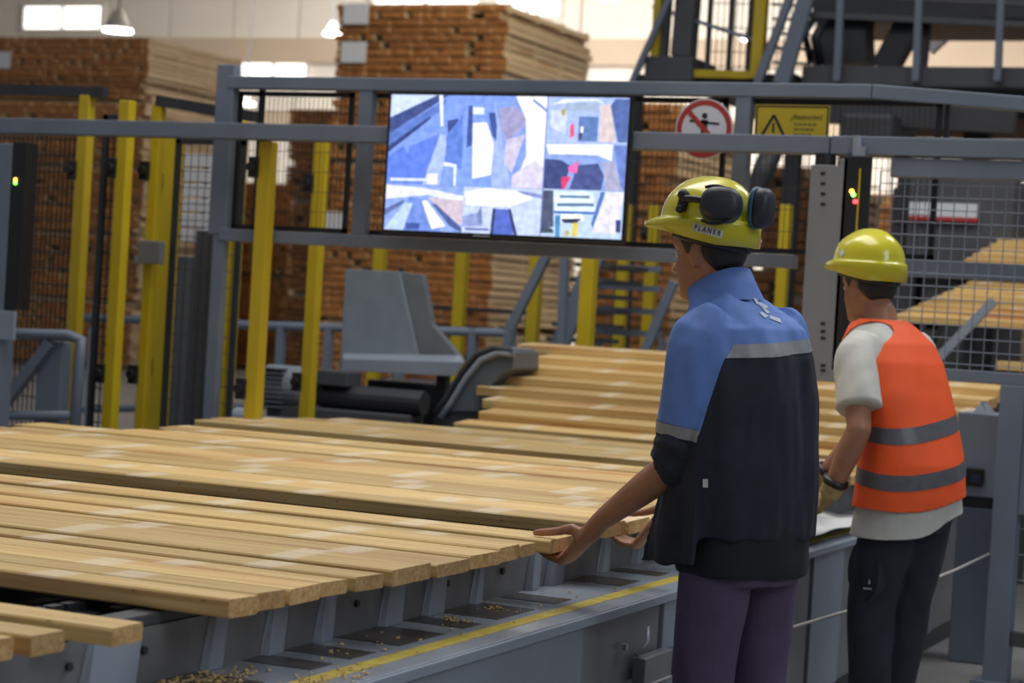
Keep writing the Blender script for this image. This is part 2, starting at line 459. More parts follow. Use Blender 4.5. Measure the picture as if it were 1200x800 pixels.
stack(q[0], p[0], YW, YW+3, p[2], 2, 'the far brown stack glimpsed between the yellow posts and left pane', 'packs of the far stack behind the left pane')
p = atY(1215, 232, 24.); q = atY(1020, 232, 24.)
stack(q[0], p[0], 24., 26.5, p[2], 2, 'the far stack behind the dark machine at right', 'packs of the far stack behind the right mesh')
YQ = 18.5
p = atY(952, 195, YQ); q = atY(884, 195, YQ)
stack(q[0], p[0], YQ, YQ+2.4, p[2], 3, 'the bright orange stack seen between helmet and grey column', 'packs of the bright stack by the column')

# ================================================================== UPPER RIGHT PLATFORM
YP = 15.5
def P(px, py, Y=YP): return Vector(atY(px, py, Y))
plat = thing('machine_platform', (P(1000, 100).x, YP, 0), 'dark steel platform with railing and machine frame at upper right', 'platform')
m = MB()
a = P(940, 78); b = P(1290, 84)
m.box(a.x, b.x, YP, YP+2.4, P(1000, 101).z, P(1000, 77).z)
m.build('deck', DARK2, plat, bevel=.01)
m = MB(); m.box(P(952, 0, YP+1.2).x, b.x+1, YP+1.2, YP+2.4, P(1000, 24, YP+1.2).z, P(1000, -60, YP+1.2).z); m.build('hood', DARK, plat, bevel=.02)
for px in (958, 1262): m = MB(); m.beam(P(px, 78, YP+1.9), P(px, 16, YP+1.3)+Vector((0, .6, .1)), .16, .16); m.build('hood_column', DARK, plat)
m = MB(); m.box(P(945, 101).x, b.x, YP+.5, YP+2.2, P(1000, 136, YP+.5).z, P(1000, 101).z); m.build('underframe', DARK, plat, bevel=.02)
for k, px in enumerate((981, 1073, 1169)):
    m = MB(); m.beam(P(px, 95, YP-.06), P(px+5, -12, YP-.06), .05, .05); m.build('railing_post', GREY, plat)
m = MB()
for py in (17, -8): m.beam(P(945, py, YP-.06), P(1290, py+16, YP-.06), .045, .045)
m.build('railing_bar', DARK2, plat)
m = MB(); m.beam(P(1036, 82, YP+1.5), P(1076, 12, YP+1.5), .20, .20, up=(0, 1, 0)); m.build('diagonal_brace', DARK, plat)
m = MB(); m.beam(P(993, 78, YP+1.5), P(990, 12, YP+1.5), .40, .3); m.build('upright', DARK, plat)
m = MB(); m.beam(P(1080, 78, YP+1.5), P(1086, 12, YP+1.5), .08, .1); m.build('upright', DARK, plat)
m = MB(); m.tube([P(968, 20, YP+.8), P(955, 45, YP+.8), P(962, 76, YP+.8)], .04, 8); m.tube([P(955, 20, YP+.9), P(943, 40, YP+.9), P(950, 72, YP+.9)], .03, 8); m.build('hose', BLACK, plat, smooth=True)
for px in (1004, 1150, 1260): m = MB(); m.beam(P(px, 110, YP+1.6), (P(px, 110, YP+1.6).x, YP+1.6, 0), .2, .2); m.build('leg', DARK, plat)
m = MB(); m.beam(P(1088, 58, YP+4), P(1118, 30, YP+4), .12, .12); m.build('strut', TRUSS, plat)
# stair tower beside it
twr = thing('stair_tower', (P(830, 100).x, YP, 0), 'grey stair tower with yellow posts left of the dark platform', 'stairs')
m = MB()
m.box(P(812, 92).x, P(932, 92).x, YP, YP+1.4, P(850, 108).z, P(850, 88).z); m.build('landing', DARK, twr)
m = MB(); m.beam(P(812, 86, YP-.03), P(892, 88, YP-.03), .03, .06); m.build('toe_board', YEL, twr)
for px, w in ((768, .06), (889, .09)):
    m = MB(); m.beam(P(px-2, 92, YP-.05), P(px+5, -14, YP-.05), w, w); m.build('yellow_post', YEL, twr)
for px in (828, 853, 876):
    m = MB(); m.beam(P(px, 90, YP+.05), P(px+6, -14, YP+.05), .035, .035); m.build('railing_post', DARK, twr)
m = MB(); m.box(P(759, 92).x, P(815, 92).x, YP-.1, YP+.5, P(790, 98).z, P(790, 67).z); m.build('gear_box', DARK2, twr, bevel=.02)
m = MB(); m.beam(P(777, 66, YP), P(783, -14, YP), .07, .07); m.beam(P(801, 66, YP), P(808, -14, YP), .16, .16); m.build('column', DARK2, twr)
m = MB()
m.beam(P(740, 98, YP-.15), P(790, -14, YP-.15), .045, .045); m.beam(P(888, 98, YP-.15), P(930, -14, YP-.15), .06, .06); m.beam(P(916, 98, YP-.15), P(948, -14, YP-.15), .12, .06)
m.beam(P(765, 8, YP), P(930, 62, YP), .03, .03); m.beam(P(788, 60, YP), P(808, 22, YP), .03, .03)
m.build('handrail', GREY, twr)
m = MB()
for k in range(6): m.beam(P(905, 90-k*17, YP+.3), P(950, 92-k*17, YP+.3), .02, .02)
m.build('side_bar', DARK, twr)
wp = MB(); wire_panel(wp, P(830, 88, YP+.12), P(930, 91, YP+.12)-P(830, 88, YP+.12), Vector((0, 0, .75)), .05, .2, .004); wp.build('mesh_panel', DARK, twr)
m = MB()
for px in (745, 935):
    a = P(px, 100, YP+.7); m.beam(a, (a.x, a.y, 0), .12, .12)
a, b = P(745, 98, YP+.7), P(935, 98, YP+.7); m.beam(a, b, .14, .14)
m.build('support', DARK, twr)
# dark machine body below, seen through the mesh
mc = thing('saw_machine', (P(1010, 200, 13.5).x, 13.5, 0), 'dark machine housing behind the mesh panel at right', 'machine')
Y2 = 13.5
m = MB(); m.box(P(1065, 215, Y2).x, P(1190, 215, Y2).x, Y2, Y2+1.2, P(1100, 322, Y2).z, P(1100, 206, Y2).z)
m.box(P(1030, 262, Y2).x, P(1066, 262, Y2).x, Y2+.3, Y2+1.0, 0, P(1045, 215, Y2).z)
m.box(P(1065, 215, Y2).x+.1, P(1190, 215, Y2).x-.1, Y2+.1, Y2+1.1, 0, P(1100, 322, Y2).z); m.build('housing', DARK2, mc, bevel=.02)
m = MB(); m.box(P(1066, 240, Y2-.04).x, P(1145, 240, Y2-.04).x, Y2-.04, Y2, P(1100, 255, Y2).z, P(1100, 238, Y2).z); m.build('cover_plate', PAPER, mc)
m = MB(); m.box(P(1066, 255, Y2-.05).x, P(1145, 255, Y2-.05).x, Y2-.05, Y2, P(1100, 259, Y2).z, P(1100, 254, Y2).z); m.build('red_strip', mat('red_paint', (.4, .03, .03), .5), mc)
m = MB(); m.box(P(1048, 190, Y2).x, P(1064, 190, Y2).x, Y2+.1, Y2+.4, P(1056, 262, Y2).z, P(1056, 195, Y2).z); m.build('side_box', DARK, mc, bevel=.01)
m = MB(); m.tube([P(905, 176, Y2), P(893, 205, Y2), P(880, 240, Y2), P(872, 290, Y2), P(868, 330, Y2), P(868, 420, Y2)], .075, 10); m.build('exhaust_pipe', DARK, mc, smooth=True)
m = MB(); m.box(P(975, 135, Y2).x, P(1038, 135, Y2).x, Y2+.2, Y2+.9, P(1000, 172, Y2).z, P(1000, 128, Y2).z); m.build('drive_box', DARK, mc, bevel=.03)
m = MB(); m.beam(P(1003, 172, Y2+.5), (P(1003, 172, Y2+.5).x, Y2+.5, 0), .14, .14); m.beam(P(880, 120, Y2+.5), P(1190, 138, Y2+.5), .12, .22); m.build('frame', DARK, mc)
# stair with grey stringers behind the pile (center)
Y3 = 13.0
st = thing('steel_stair', (P(640, 400, Y3).x, Y3, 0), 'grey steel stair with open treads behind the screen frame', 'stairs')
m = MB(); m.beam(P(598, 385, Y3), P(645, 290, Y3), .05, .06); m.build('handrail', GREY, st)
for dy in (0, .75): m = MB(); m.beam(P(655, 408, Y3+dy), P(700, 296, Y3+dy), .05, .12); m.build('stringer', GREY, st)
for k in range(6):
    a = P(659+k*7, 398-k*17.5, Y3); t = MB(); t.box(a.x-.12, a.x+.12, Y3, Y3+.75, a.z-.015, a.z+.015); t.build('tread', DARK2, st)
for px, y0, y1 in ((658, 410, 290), (596, 430, 384)): m = MB(); m.beam(P(px, y0, Y3-.05), P(px+4, y1, Y3-.05), .05, .05); m.build('post', GREY, st)
for py in (312, 335, 362, 388): m = MB(); m.beam(P(700, py, Y3+.9), P(775, py+4, Y3+.9), .03, .04); m.build('guard_rail', GREY, st)
m = MB(); m.beam(P(752, 420, Y3+.3), P(790, 330, Y3+.3), .04, .06); m.build('brace', GREY, st)
for px in (600, 660, 702, 776):
    m = MB(); a = P(px, 396, Y3+.9); m.beam(a, (a.x, a.y, 0), .04, .04); m.build('leg', GREY, st)
# handrail along the walkway
hr = thing('walkway_railing', (P(450, 390, 12.5).x, 12.5, 0), 'grey tubular railing running behind the grey hood and motor', 'railing')
m = MB(); m.tube([P(96, 372, 12.5), P(300, 381, 12.5), P(596, 390, 12.5)], .03, 8); m.tube([P(96, 480, 12.5), P(596, 468, 12.5)], .025, 8); m.build('rail', GREY, hr, smooth=True)
for px in (110, 200, 330, 386, 470, 555, 596):
    a = P(px, 384, 12.5); m = MB(); m.beam((a.x, a.y, 0), (a.x, a.y, a.z), .05, .05); m.build('railing_post', GREY, hr)

# pale boards waiting behind the right mesh panel
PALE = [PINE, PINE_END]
def board_mesh(L, w, t, seed, n=14, bow=.004):
    """one sawn board along x, origin at its middle bottom; eased edges, slight bow; end grain on both ends"""
    r = random.Random(seed); e = min(.004, t*.15)
    sec = [(-w/2+e, 0), (w/2-e, 0), (w/2, e), (w/2, t-e), (w/2-e, t), (-w/2+e, t), (-w/2, t-e), (-w/2, e)]
    b1, b2 = r.uniform(-bow, bow), r.uniform(-bow, bow); ph = r.uniform(0, 6)
    sk0, sk1 = r.uniform(-.008, .008), r.uniform(-.008, .008)
    mb = MB(); rg = []
    for i in range(n+1):
        s = i/n; x = -L/2+L*s
        dy = b1*math.sin(pi*s)+.0015*math.sin(9*s+ph); dz = abs(b2)*math.sin(pi*s)*.35
        sk = sk0 if i == 0 else (sk1 if i == n else 0)
        rg.append([(x+sk*(y/w), y+dy, z+dz) for y, z in sec])
    mb.rings(rg)
    mb.m[-1] = 1; mb.m[-2] = 1
    return mb
_bc = [0]
def board(x0, x1, y0, y1, z, t, label, group, tilt=0., mats=PALE, rz=0., category='board', name='pine_board'):
    _bc[0] += 1
    mb = board_mesh(x1-x0, y1-y0, t, 100+_bc[0])
    o = mb.build(name, mats, None)
    o.location = ((x0+x1)/2, (y0+y1)/2, z); o.rotation_euler = (tilt, 0, rz)
    return tag(o, label, category, group)
ORD = ['first', 'second', 'third', 'fourth', 'fifth', 'sixth', 'seventh', 'eighth', 'ninth', 'tenth', 'eleventh', 'twelfth', 'thirteenth', 'fourteenth', 'fifteenth', 'sixteenth']
for j, (pxs, ys, yy, nm) in enumerate(((1050, (372, 326), 12.2, 'lower'), (1110, (314, 272), 12.9, 'upper'))):
    n = 7; zt0 = P(1150, ys[0], yy).z; zt1 = P(1150, ys[1], yy).z
    for k in range(n):
        f = k/(n-1); z = zt0+(zt1-zt0)*f
        a = P(pxs+(78 if j == 0 else 50)*f, 350, yy+f*.5)
        y0 = yy+f*.6
        board(a.x, a.x+2.6, y0, y0+.26, z-.04, .042, '%s pale board from the bottom of the %s slanted pile behind the right mesh' % (ORD[k], nm), 'boards in the slanted piles behind the right mesh', tilt=R(6))
cr = thing('pile_cradle', (P(1120, 380, 12.4).x+.6, 12.6, 0), 'dark steel cradle under the slanted board piles behind right mesh', 'frame')
zz = P(1150, 376, 12.2).z-.05
for dx in (.2, 1.2, 2.2):
    x = P(1050, 372, 12.2).x+dx
    m = MB(); m.beam((x, 12.15, zz-.08), (x, 13.45, P(1150, 272, 12.9).z-.16), .08, .06); m.beam((x, 12.2, 0), (x, 12.2, zz-.05), .08, .08); m.beam((x, 13.4, 0), (x, 13.4, zz+.2), .08, .08); m.build('arm', DARK, cr)
m = MB(); m.beam(P(1090, 430, 12.0), P(1165, 352, 12.0), .05, .05); m.build('brace', GREY_L, cr)

# ================================================================== CONVEYOR TABLE
XE, XR, ZD, ZB = -2.03, -2.35, .62, .765
Y0, Y1 = 2.2, 11.2
ct = thing('sorting_conveyor', (-3.6, 6.5, 0), 'grey painted steel sorting conveyor carrying rows of pine boards', 'conveyor')
MB().box(XR-.02, XE, Y0, Y1, ZD-.02, ZD).build('deck_plate', DECK, ct, bevel=.004)
MB().box(XE-.108, XE-.062, Y0, 9.0, ZD, ZD+.0012).build('yellow_stripe', YELSTRIPE, ct, label='worn yellow paint line along the deck')
# front panels of bent sheet, alternately set back; lit and shaded tones put into the colour
yp = Y0; k = 0
for w in (2.95, .62, .34, 1.25, .42, 1.2, .4, 1.3, .52):
    dx = 0 if k % 2 == 0 else -.012
    MB().box(XE-.06+dx, XE-.004+dx, yp+.004, yp+w-.004, .08, ZD-.02).build('front_panel', PANEL if k % 2 == 0 else RISER, ct, bevel=.004)
    yp += w; k += 1
MB().box(XE-.05, XE-.02, Y0, Y1, 0, .08).build('plinth', DARK, ct)
MB().box(XE-.004, XE+.006, Y0, Y1, ZD-.03, ZD-.004).build('edge_strip', GREY_L, ct, bevel=.003)
# riser under the board ends: dark panels with pale folded uprights
MB().box(XR-.03, XR, Y0, 10.2, ZD, ZB-.03).build('riser_plate', RISER, ct)
MB().box(XR-.06, XR-.004, Y0, 10.2, ZB-.03, ZB-.004).build('riser_cap', DARK2, ct, bevel=.004)
for y, w in ((2.75, .10), (3.02, .05), (3.42, .16), (3.80, .05), (4.05, .06), (4.28, .05), (4.62, .085), (4.86, .085), (5.12, .03), (5.50, .05), (5.66, .09), (6.05, .05), (6.35, .05), (6.9, .06), (7.5, .06), (8.2, .06)):
    u = MB()
    u.hexa([(XR, y-w/2-.01, ZD), (XR+.022, y-w/2, ZD), (XR+.022, y+w/2, ZD), (XR, y+w/2+.01, ZD),
            (XR, y-w/2-.01+.03, ZB-.035), (XR+.012, y-w/2+.03, ZB-.035), (XR+.012, y+w/2+.03, ZB-.035), (XR, y+w/2+.01+.03, ZB-.035)])
    u.build('riser_upright', GREY_L, ct, bevel=.002)
# dark reflections on the glossy deck, painted as thin dark patches
bp = mat('dark_reflection', (.075, .068, .064), .30, var=.3, scale=25)
for y, w in ((3.62, .24), (3.98, .10), (4.17, .12), (4.47, .24), (4.75, .10), (5.02, .24), (5.34, .12), (5.86, .16), (6.15, .10)):
    MB().box(XR+.005, XR+.175, y-w/2, y+w/2, ZD, ZD+.0015).build('dark_reflection_patch', bp, ct, label='dark reflection painted on the deck')
# longitudinal chain rails with lugs
for x in (-2.55, -3.25, -4.0, -4.75, -5.35):
    MB().box(x-.04, x+.04, 2.6, 9.55, ZB-.16, ZB-.025).build('chain_rail', DARK2, ct, bevel=.004)
    c = MB(); y = 2.62
    while y < 9.5:
        c.box(x-.012, x+.012, y, y+.04, ZB-.025, ZB-.004); y += .055
    c.build('chain', DARK, ct)
    for i in range(9):
        y = 2.9+i*.78
        if i in (1, 2, 3): y = 3.57 if i == 1 else (5.56 if i == 2 else 5.6+.06)
MB().box(-5.42, XR-.03, 2.4, 9.6, .30, .34).build('inner_tray', DARK, ct)
for x in (-5.37, -4.0, -2.7):
    for y in (2.6, 6.0, 9.3): MB().box(x-.05, x+.05, y-.05, y+.05, 0, .30).build('leg', DARK2, ct)
for y in (2.8, 5.55, 8.25):
    MB().box(-5.42, XR-.06, y-.03, y+.03, .34, ZB-.16).build('cross_member', GREY, ct)
for y in (2.86, 3.03, 5.58, 5.63, 8.2, 8.26, 3.52):
    for x in (-2.82, -3.1, -3.7, -4.4, -5.05): MB().box(x-.03, x+.03, y-.012, y+.012, ZB-.13, ZB-.012).build('lug', GREY_L, ct)
for x in (-2.82, -3.1, -3.7, -4.4, -5.05): MB().box(x-.02, x+.02, 2.6, 9.4, ZB-.16, ZB-.13).build('lug_bar', DARK2, ct)
# bolts on the riser
for y in (2.9, 3.3, 3.55, 4.1, 4.45, 4.95, 5.3): b = MB(); b.tube([(XR, y, ZB-.075), (XR+.008, y, ZB-.075)], .009, 8); b.build('bolt', DARK, ct)
# latch on the front panel
lt = MB(); q = atY(790, 783, 5.62); 
MB().box(XE-.004, XE+.035, 5.53, 5.76, .385, .46).build('latch_plate', RISER, ct, bevel=.004)
MB().box(XE-.004, XE+.05, 5.765, 5.86, .38, .452).build('latch_block', mat('blue_plastic', (.02, .05, .16), .4), ct, bevel=.006)
m = MB(); m.tube([(XE+.01, 5.52, .47), (XE+.02, 5.58, .50), (XE+.01, 5.6, .54)], .006, 6); m.build('latch_wire', GREY_L, ct, smooth=True)
m = MB(); m.tube([(XE+.02, 5.86, .425), (XE+.03, 5.93, .43)], .005, 6); m.build('latch_pin', GREY_L, ct, smooth=True)
for y in (4.3, 5.45, 6.2): m = MB(); m.tube([(XE-.005, y, .5), (XE+.008, y, .5)], .01, 8); m.build('rivet', GREY_L, ct)
# pull cord along the front
cd = MB(); ys = [3.0, 4.6, 6.0, 6.6]
pts = [(XE+.03, y, .385+.012*math.sin(y*2)) for y in ys]+[(-1.86, 7.5, .42), (-1.72, 8.3, .49), (-1.66, 8.645, .53)]
cd.tube(pts, .0055, 6)
for y in (3.0, 6.0): cd.box(XE-.004, XE+.036, y-.01, y+.01, .372, .398)
cd.build('pull_cord', mat('cord', (.45, .43, .40), .6), None, smooth=True, label='thin pale cord stretched along the conveyor front to the right post', cat='cord')

# sawdust
sd = MB(); r = random.Random(3)
def heap(cx, cy, n, sx, sy):
    for i in range(n):
        x = r.gauss(cx, sx); y = r.gauss(cy, sy); s = r.uniform(.002, .0075); a = r.uniform(0, pi); z = ZD+.0016+r.uniform(0, .005)
        x = min(max(x, XR+.03), XE-.01)
        ca, sa = math.cos(a)*s, math.sin(a)*s*.6
        sd.hexa([(x-ca, y-sa, z), (x+sa, y-ca, z), (x+ca, y+sa, z), (x-sa, y+ca, z)]+[(x-ca*.8, y-sa, z+s*.5), (x+sa*.8, y-ca, z+s*.6), (x+ca*.8, y+sa, z+s*.3), (x-sa*.8, y+ca, z+s*.4)])
heap(-2.27, 3.62, 260, .035, .10); heap(-2.09, 3.75, 160, .03, .13); heap(-2.24, 4.78, 22, .03, .02); heap(-2.26, 5.05, 26, .03, .02); heap(-2.2, 4.3, 30, .06, .3); heap(-2.2, 5.4, 20, .05, .3)
sd.build('sawdust', mat('sawdust', (.62, .44, .20), .8), None, label='pale sawdust and chips scattered on the grey conveyor deck', cat='sawdust', kind='stuff')

# white sheet lying between the workers
ps = MB(); nx, ny = 16, 24
x0, x1, y0s, y1s = XR+.03, XE-.015, 7.35, 8.5
g = []
for i in range(nx+1):
    for j in range(ny+1):
        x = x0+(x1-x0)*i/nx; y = y0s+(y1s-y0s)*j/ny
        z = ZD+.006+.045*max(0, noise.noise((x*5, y*3.2, .3))+.35)+.015*max(0, math.sin(x*22+y*4))
        g.append((x, y, z))
ps.add(g, [(i*(ny+1)+j, (i+1)*(ny+1)+j, (i+1)*(ny+1)+j+1, i*(ny+1)+j+1) for i in range(nx) for j in range(ny)])
o = ps.build('plastic_sheet', mat('white_sheet', (.68, .69, .70), .4), None, smooth=True, label='crumpled white sheet lying on the deck between both workers', cat='sheet')
sm = o.modifiers.new('t', 'SOLIDIFY'); sm.thickness = .003; sm.offset = 1

# ---------------- boards
TB = .034
XL = -5.28
# front group: y ranges of the boards and where their right ends stop
A = [(2.86, 2.96, -2.222), (2.985, 3.085, -2.205), (3.17, 3.275, -2.165), (3.60, 3.712, -2.185), (3.722, 3.835, -2.195), (3.85, 3.985, -2.192), (4.0, 4.125, -2.20), (4.135, 4.27, -2.185),
     (4.285, 4.48, -2.172), (4.50, 4.69, -2.165), (4.705, 4.885, -2.172), (4.90, 5.03, -2.182), (5.045, 5.17, -2.19), (5.19, 5.375, -2.168)]
for k, (a, b, xe) in enumerate(A):
    if k < 3: lab = ['loose short-looking board nearest the camera at the lower left corner', 'loose board in lower left corner with reddish split end', 'single loose board lying apart in front of the front group'][k]
    elif k == len(A)-1: lab = 'farthest board of the front group, gripped by the worker in blue'
    else: lab = '%s board from the front edge of the front group on the conveyor' % ORD[k-3]
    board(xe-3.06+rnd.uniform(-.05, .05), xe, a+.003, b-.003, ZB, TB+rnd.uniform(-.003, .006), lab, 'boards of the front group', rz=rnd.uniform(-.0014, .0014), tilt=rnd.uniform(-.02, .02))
y = 5.70; k = 0
WB = [.155, .17, .15, .16, .14, .15, .19, .15, .14, .2, .15, .16, .15, .16]
for k, w in enumerate(WB):
    xe = -2.19+rnd.uniform(-.05, .02); 
    lab = ('%s board from the front edge of the middle group, behind the dark gap' % ORD[k]) if k < len(WB)-1 else 'rearmost board of the middle group on the conveyor'
    xl = XL-.12+rnd.uniform(-.12, .08) if k < 10 else XL+.12+rnd.uniform(-.05, .1)
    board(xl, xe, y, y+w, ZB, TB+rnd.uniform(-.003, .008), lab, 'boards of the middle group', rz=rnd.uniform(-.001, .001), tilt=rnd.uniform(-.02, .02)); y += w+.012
C_ = [(8.36, 8.55, -5.32), (8.57, 8.78, -5.36), (8.81, 8.98, -5.28), (9.0, 9.2, -5.2), (9.23, 9.42, -5.1)]
for k, (a, b, xl) in enumerate(C_):
    lab = '%s board from the front of the rear flat group beyond the middle group' % ORD[k]
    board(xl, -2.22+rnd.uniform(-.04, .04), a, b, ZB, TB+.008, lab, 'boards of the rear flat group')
# boards riding up the incline
inc = thing('inclined_feeder', (-3.4, 10.3, 0), 'dark steel inclined feeder under the sloping rear boards', 'conveyor')
SL = R(15.5)
def ip(s): return (9.52+s*math.cos(SL), ZB+.0+s*math.sin(SL))
for x in (-4.4, -3.4, -2.5):
    m = MB(); a = ip(-.02); b = ip(1.75); m.beam((x, a[0], a[1]-.055), (x, b[0], b[1]-.055), .08, .09); m.build('rail', DARK2, inc)
    m = MB()
    for s in (.2, 1.6): q = ip(s); m.beam((x, q[0], 0), (x, q[0], q[1]-.1), .08, .08)
    m.build('leg', DARK2, inc)
m = MB(); a = ip(1.7); m.box(-4.6, -2.42, a[0]-.04, a[0]+.04, a[1]-.2, a[1]-.12); m.build('cross_beam', DARK2, inc)
IL = [535, 563, 567, 560, 586, 595, 628, 606]
for k in range(8):
    s = .03+k*.208; q = ip(s); xl = atY(IL[k], 440, q[0])[0]
    lab = '%s board from the bottom of the sloping rear pile' % ORD[k] if k < 7 else 'topmost board of the sloping rear pile'
    dx = xl
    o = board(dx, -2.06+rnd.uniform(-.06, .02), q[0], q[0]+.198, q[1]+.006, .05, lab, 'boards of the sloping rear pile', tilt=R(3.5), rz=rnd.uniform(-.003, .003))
# extra boards at the right behind the second worker
for k in range(3):
    board(-2.45+k*.05, .1, 11.45+k*.32, 11.72+k*.32, 1.06+k*.085, .05, '%s board of the low stack under the right mesh panel' % ORD[k], 'boards of the low stack behind the grey cabinet')
bt = thing('board_trestle', (-1.2, 11.9, 0), 'dark steel trestle under the low board stack at right', 'frame')
for x in (-2.2, -1.2, -.2):
    m = MB(); m.beam((x, 11.45, 1.015), (x, 12.45, 1.185), .07, .05); m.beam((x, 11.5, 0), (x, 11.5, 1.0), .07, .07); m.beam((x, 12.3, 0), (x, 12.3, 1.13), .07, .07); m.build('support', DARK2, bt)

# ================================================================== FRONT FENCE (plane of the screen)
YF = 8.70
def Q(px, py, Y=YF): return Vector(atY(px, py, Y))
fn = thing('guard_frame', (Q(600, 400).x, YF, 0), 'grey blue guard frame spanning the conveyor with long horizontal rail', 'fence')
ZR = (Q(0, 146.5).z+Q(440, 157).z+Q(975, 173.5).z)/3
m = MB(); a = Q(-60, 0); b = Q(986, 0); m.box(a.x, b.x, YF-.05, YF+.05, ZR-.038, ZR+.038); m.build('top_rail', GREY, fn, bevel=.004)
c = Q(1320, 0); m = MB(); m.box(b.x+.006, c.x, YF-.05, YF+.05, ZR-.038, ZR+.04); m.build('top_rail', GREY, fn, bevel=.004)
m = MB(); a = Q(1046, 195); m.box(a.x, c.x, YF-.035, YF+.035, ZR-.125, ZR-.045); m.build('mesh_rail', GREY, fn, bevel=.004)
m = MB(); z = Q(1120, 316).z; m.box(Q(1062, 0).x, c.x, YF+.02, YF+.09, z-.036, z+.036); m.build('mesh_rail', GREY, fn, bevel=.004)
m = MB(); z2 = Q(1150, 443).z; m.box(Q(1052, 0).x, c.x, YF-.035, YF+.035, z2-.02, z2+.03); m.build('mesh_rail', GREY, fn, bevel=.004)
MB().box(c.x-.05, c.x+.05, YF-.05, YF+.30, 0, ZR-.04).build('post', GREY, fn, bevel=.004)
wp = MB(); a = Q(1046, 0); wire_panel(wp, (a.x, YF-.02, z2), (c.x-a.x, 0, 0), (0, 0, ZR-.1-z2), .0535, .0535, .0022); wp.build('mesh_panel', GREY_L, fn)
m = MB(); m.box(Q(1180, 600).x-.05, Q(1180, 600).x+.05, YF-.05, YF+.05, 0, z2-.02); m.build('post', GREY, fn, bevel=.004)
m = MB(); m.box(Q(1180, 600).x-.09, Q(1180, 600).x+.09, YF-.09, YF+.09, 0, .012); m.build('foot_plate', GREY, fn)
wp = MB(); a = Q(1180, 600).x+.05; wire_panel(wp, (a, YF, .22), (.9, 0, 0), (0, 0, z2-.3), .054, .1, .0025); wp.build('mesh_panel', GREY_L, fn)
m = MB(); m.box(a, a+.9, YF-.03, YF+.03, .16, .22); m.build('mesh_rail', DARK2, fn, bevel=.004)
m = MB(); m.box(a, a+.3, YF-.04, YF-.01, .70, .98); m.build('wire_cover', GREY, fn, bevel=.003)
# folded steel column and the light curtain beside it
m = MB(); xa, xb = Q(949, 320).x, Q(984, 320).x; zt = Q(965, 195).z; zb = Q(960, 446).z
m.box(xa, xb, YF-.085, YF-.055, zb, zt); m.box(xb-.006, xb+.03, YF-.085, YF+.05, zb, zt+.03); m.build('column', mat('column_grey', (.21, .22, .235), .42, var=.06), fn, bevel=.003)
h = MB()
for py in (203, 215, 227, 239, 379, 388, 396, 428, 434):
    w = Q(965, py, YF-.086); h.box(w.x-.012, w.x+.008, YF-.0875, YF-.0845, w.z-.006, w.z+.006)
h.build('column_hole', BLACK, fn)
m = MB(); w = Q(962, 176, YF); m.tube([(w.x+.03, YF-.02, ZR-.13), (w.x+.03, YF-.02, ZR-.04)], .045, 14); m.build('cable_gland', BLACK, fn)
m = MB(); m.box(Q(1021, 0).x, Q(1030, 0).x, YF-.08, YF-.05, Q(1020, 262).z, Q(1020, 174).z); m.build('edge_profile', GREY_L, fn)
lc = thing('light_curtain', (Q(1005, 300).x, YF-.09, zb), 'tall black light curtain with status lights on right column', 'sensor', 'light curtains')
m = MB(); xa2, xb2 = Q(988, 300).x, Q(1020, 300).x; m.box(xa2, xb2, YF-.085, YF-.055, zb+.05, ZR-.045); m.build('housing', BLACK, lc, bevel=.004)
for col, py, px, nm in (((1, .55, .05), 224, 998, 'amber'), ((.2, 1, .1), 228, 1000, 'green'), ((1, .04, .06), 236, 1002, 'red')):
    w = Q(px, py, YF-.09); MB().tube([(w.x, YF-.093, w.z), (w.x, YF-.085, w.z)], .009, 10).build('status_light', emis('led_'+nm, col, 6), lc, label=nm+' status light')
MB().box(Q(1007, 300).x, Q(1009, 300).x, YF-.088, YF-.084, zb+.3, ZR-.1).build('yellow_edge', YEL, lc)
m = MB(); w = Q(1005, 172, YF-.09); m.tube([(w.x-.01, YF-.06, ZR-.05), (w.x-.01, YF-.06, ZR+.04)], .018, 10); m.build('connector', GREY_L, lc)
# screen frame: upper rail, mullions, lower rail
YG = YF+.16
sf = thing('screen_frame', (Q(600, 200, YG).x, YG, 0), 'grey frame with black mesh panes holding screen and signs', 'frame')
zu0 = Q(282, 97, YG).z; zu1 = Q(880, 104, YG).z; zl = (Q(300, 284, YG).z+Q(940, 299, YG).z)/2
xl_, xr_ = Q(276, 0, YG).x, Q(952, 0, YG).x
m = MB(); m.beam((xl_, YG, zu0), (Q(1030, 0, YG).x, YG, Q(1030, 108, YG).z), .07, .06); m.beam((Q(1030, 0, YG).x, YG, Q(1030, 108, YG).z), (Q(1290, 0, YG).x, YG+.1, Q(1290, 126, YG).z), .07, .06); m.build('top_rail', GREY, sf, bevel=.004)
m = MB(); m.box(xl_, xr_, YG-.035, YG+.035, zl-.03, zl+.03); m.build('bottom_rail', GREY, sf, bevel=.004)
for px in (427, 869):
    x = Q(px, 190, YG).x; MB().box(x-.035, x+.035, YG-.03, YG+.03, zl+.03, Q(px, 100, YG).z).build('mullion', GREY, sf, bevel=.004)
x = Q(263, 190, YG).x
MB().box(x-.055, x+.045, YG-.03, YG+.03, zl, Q(263, 76, YG).z).build('end_post', GREY, sf, bevel=.006)
panes = [(Q(277, 0, YG).x+.02, Q(427, 0, YG).x-.045), (Q(427, 0, YG).x+.045, Q(869, 0, YG).x-.045), (Q(869, 0, YG).x+.045, Q(1110, 0, YG).x)]
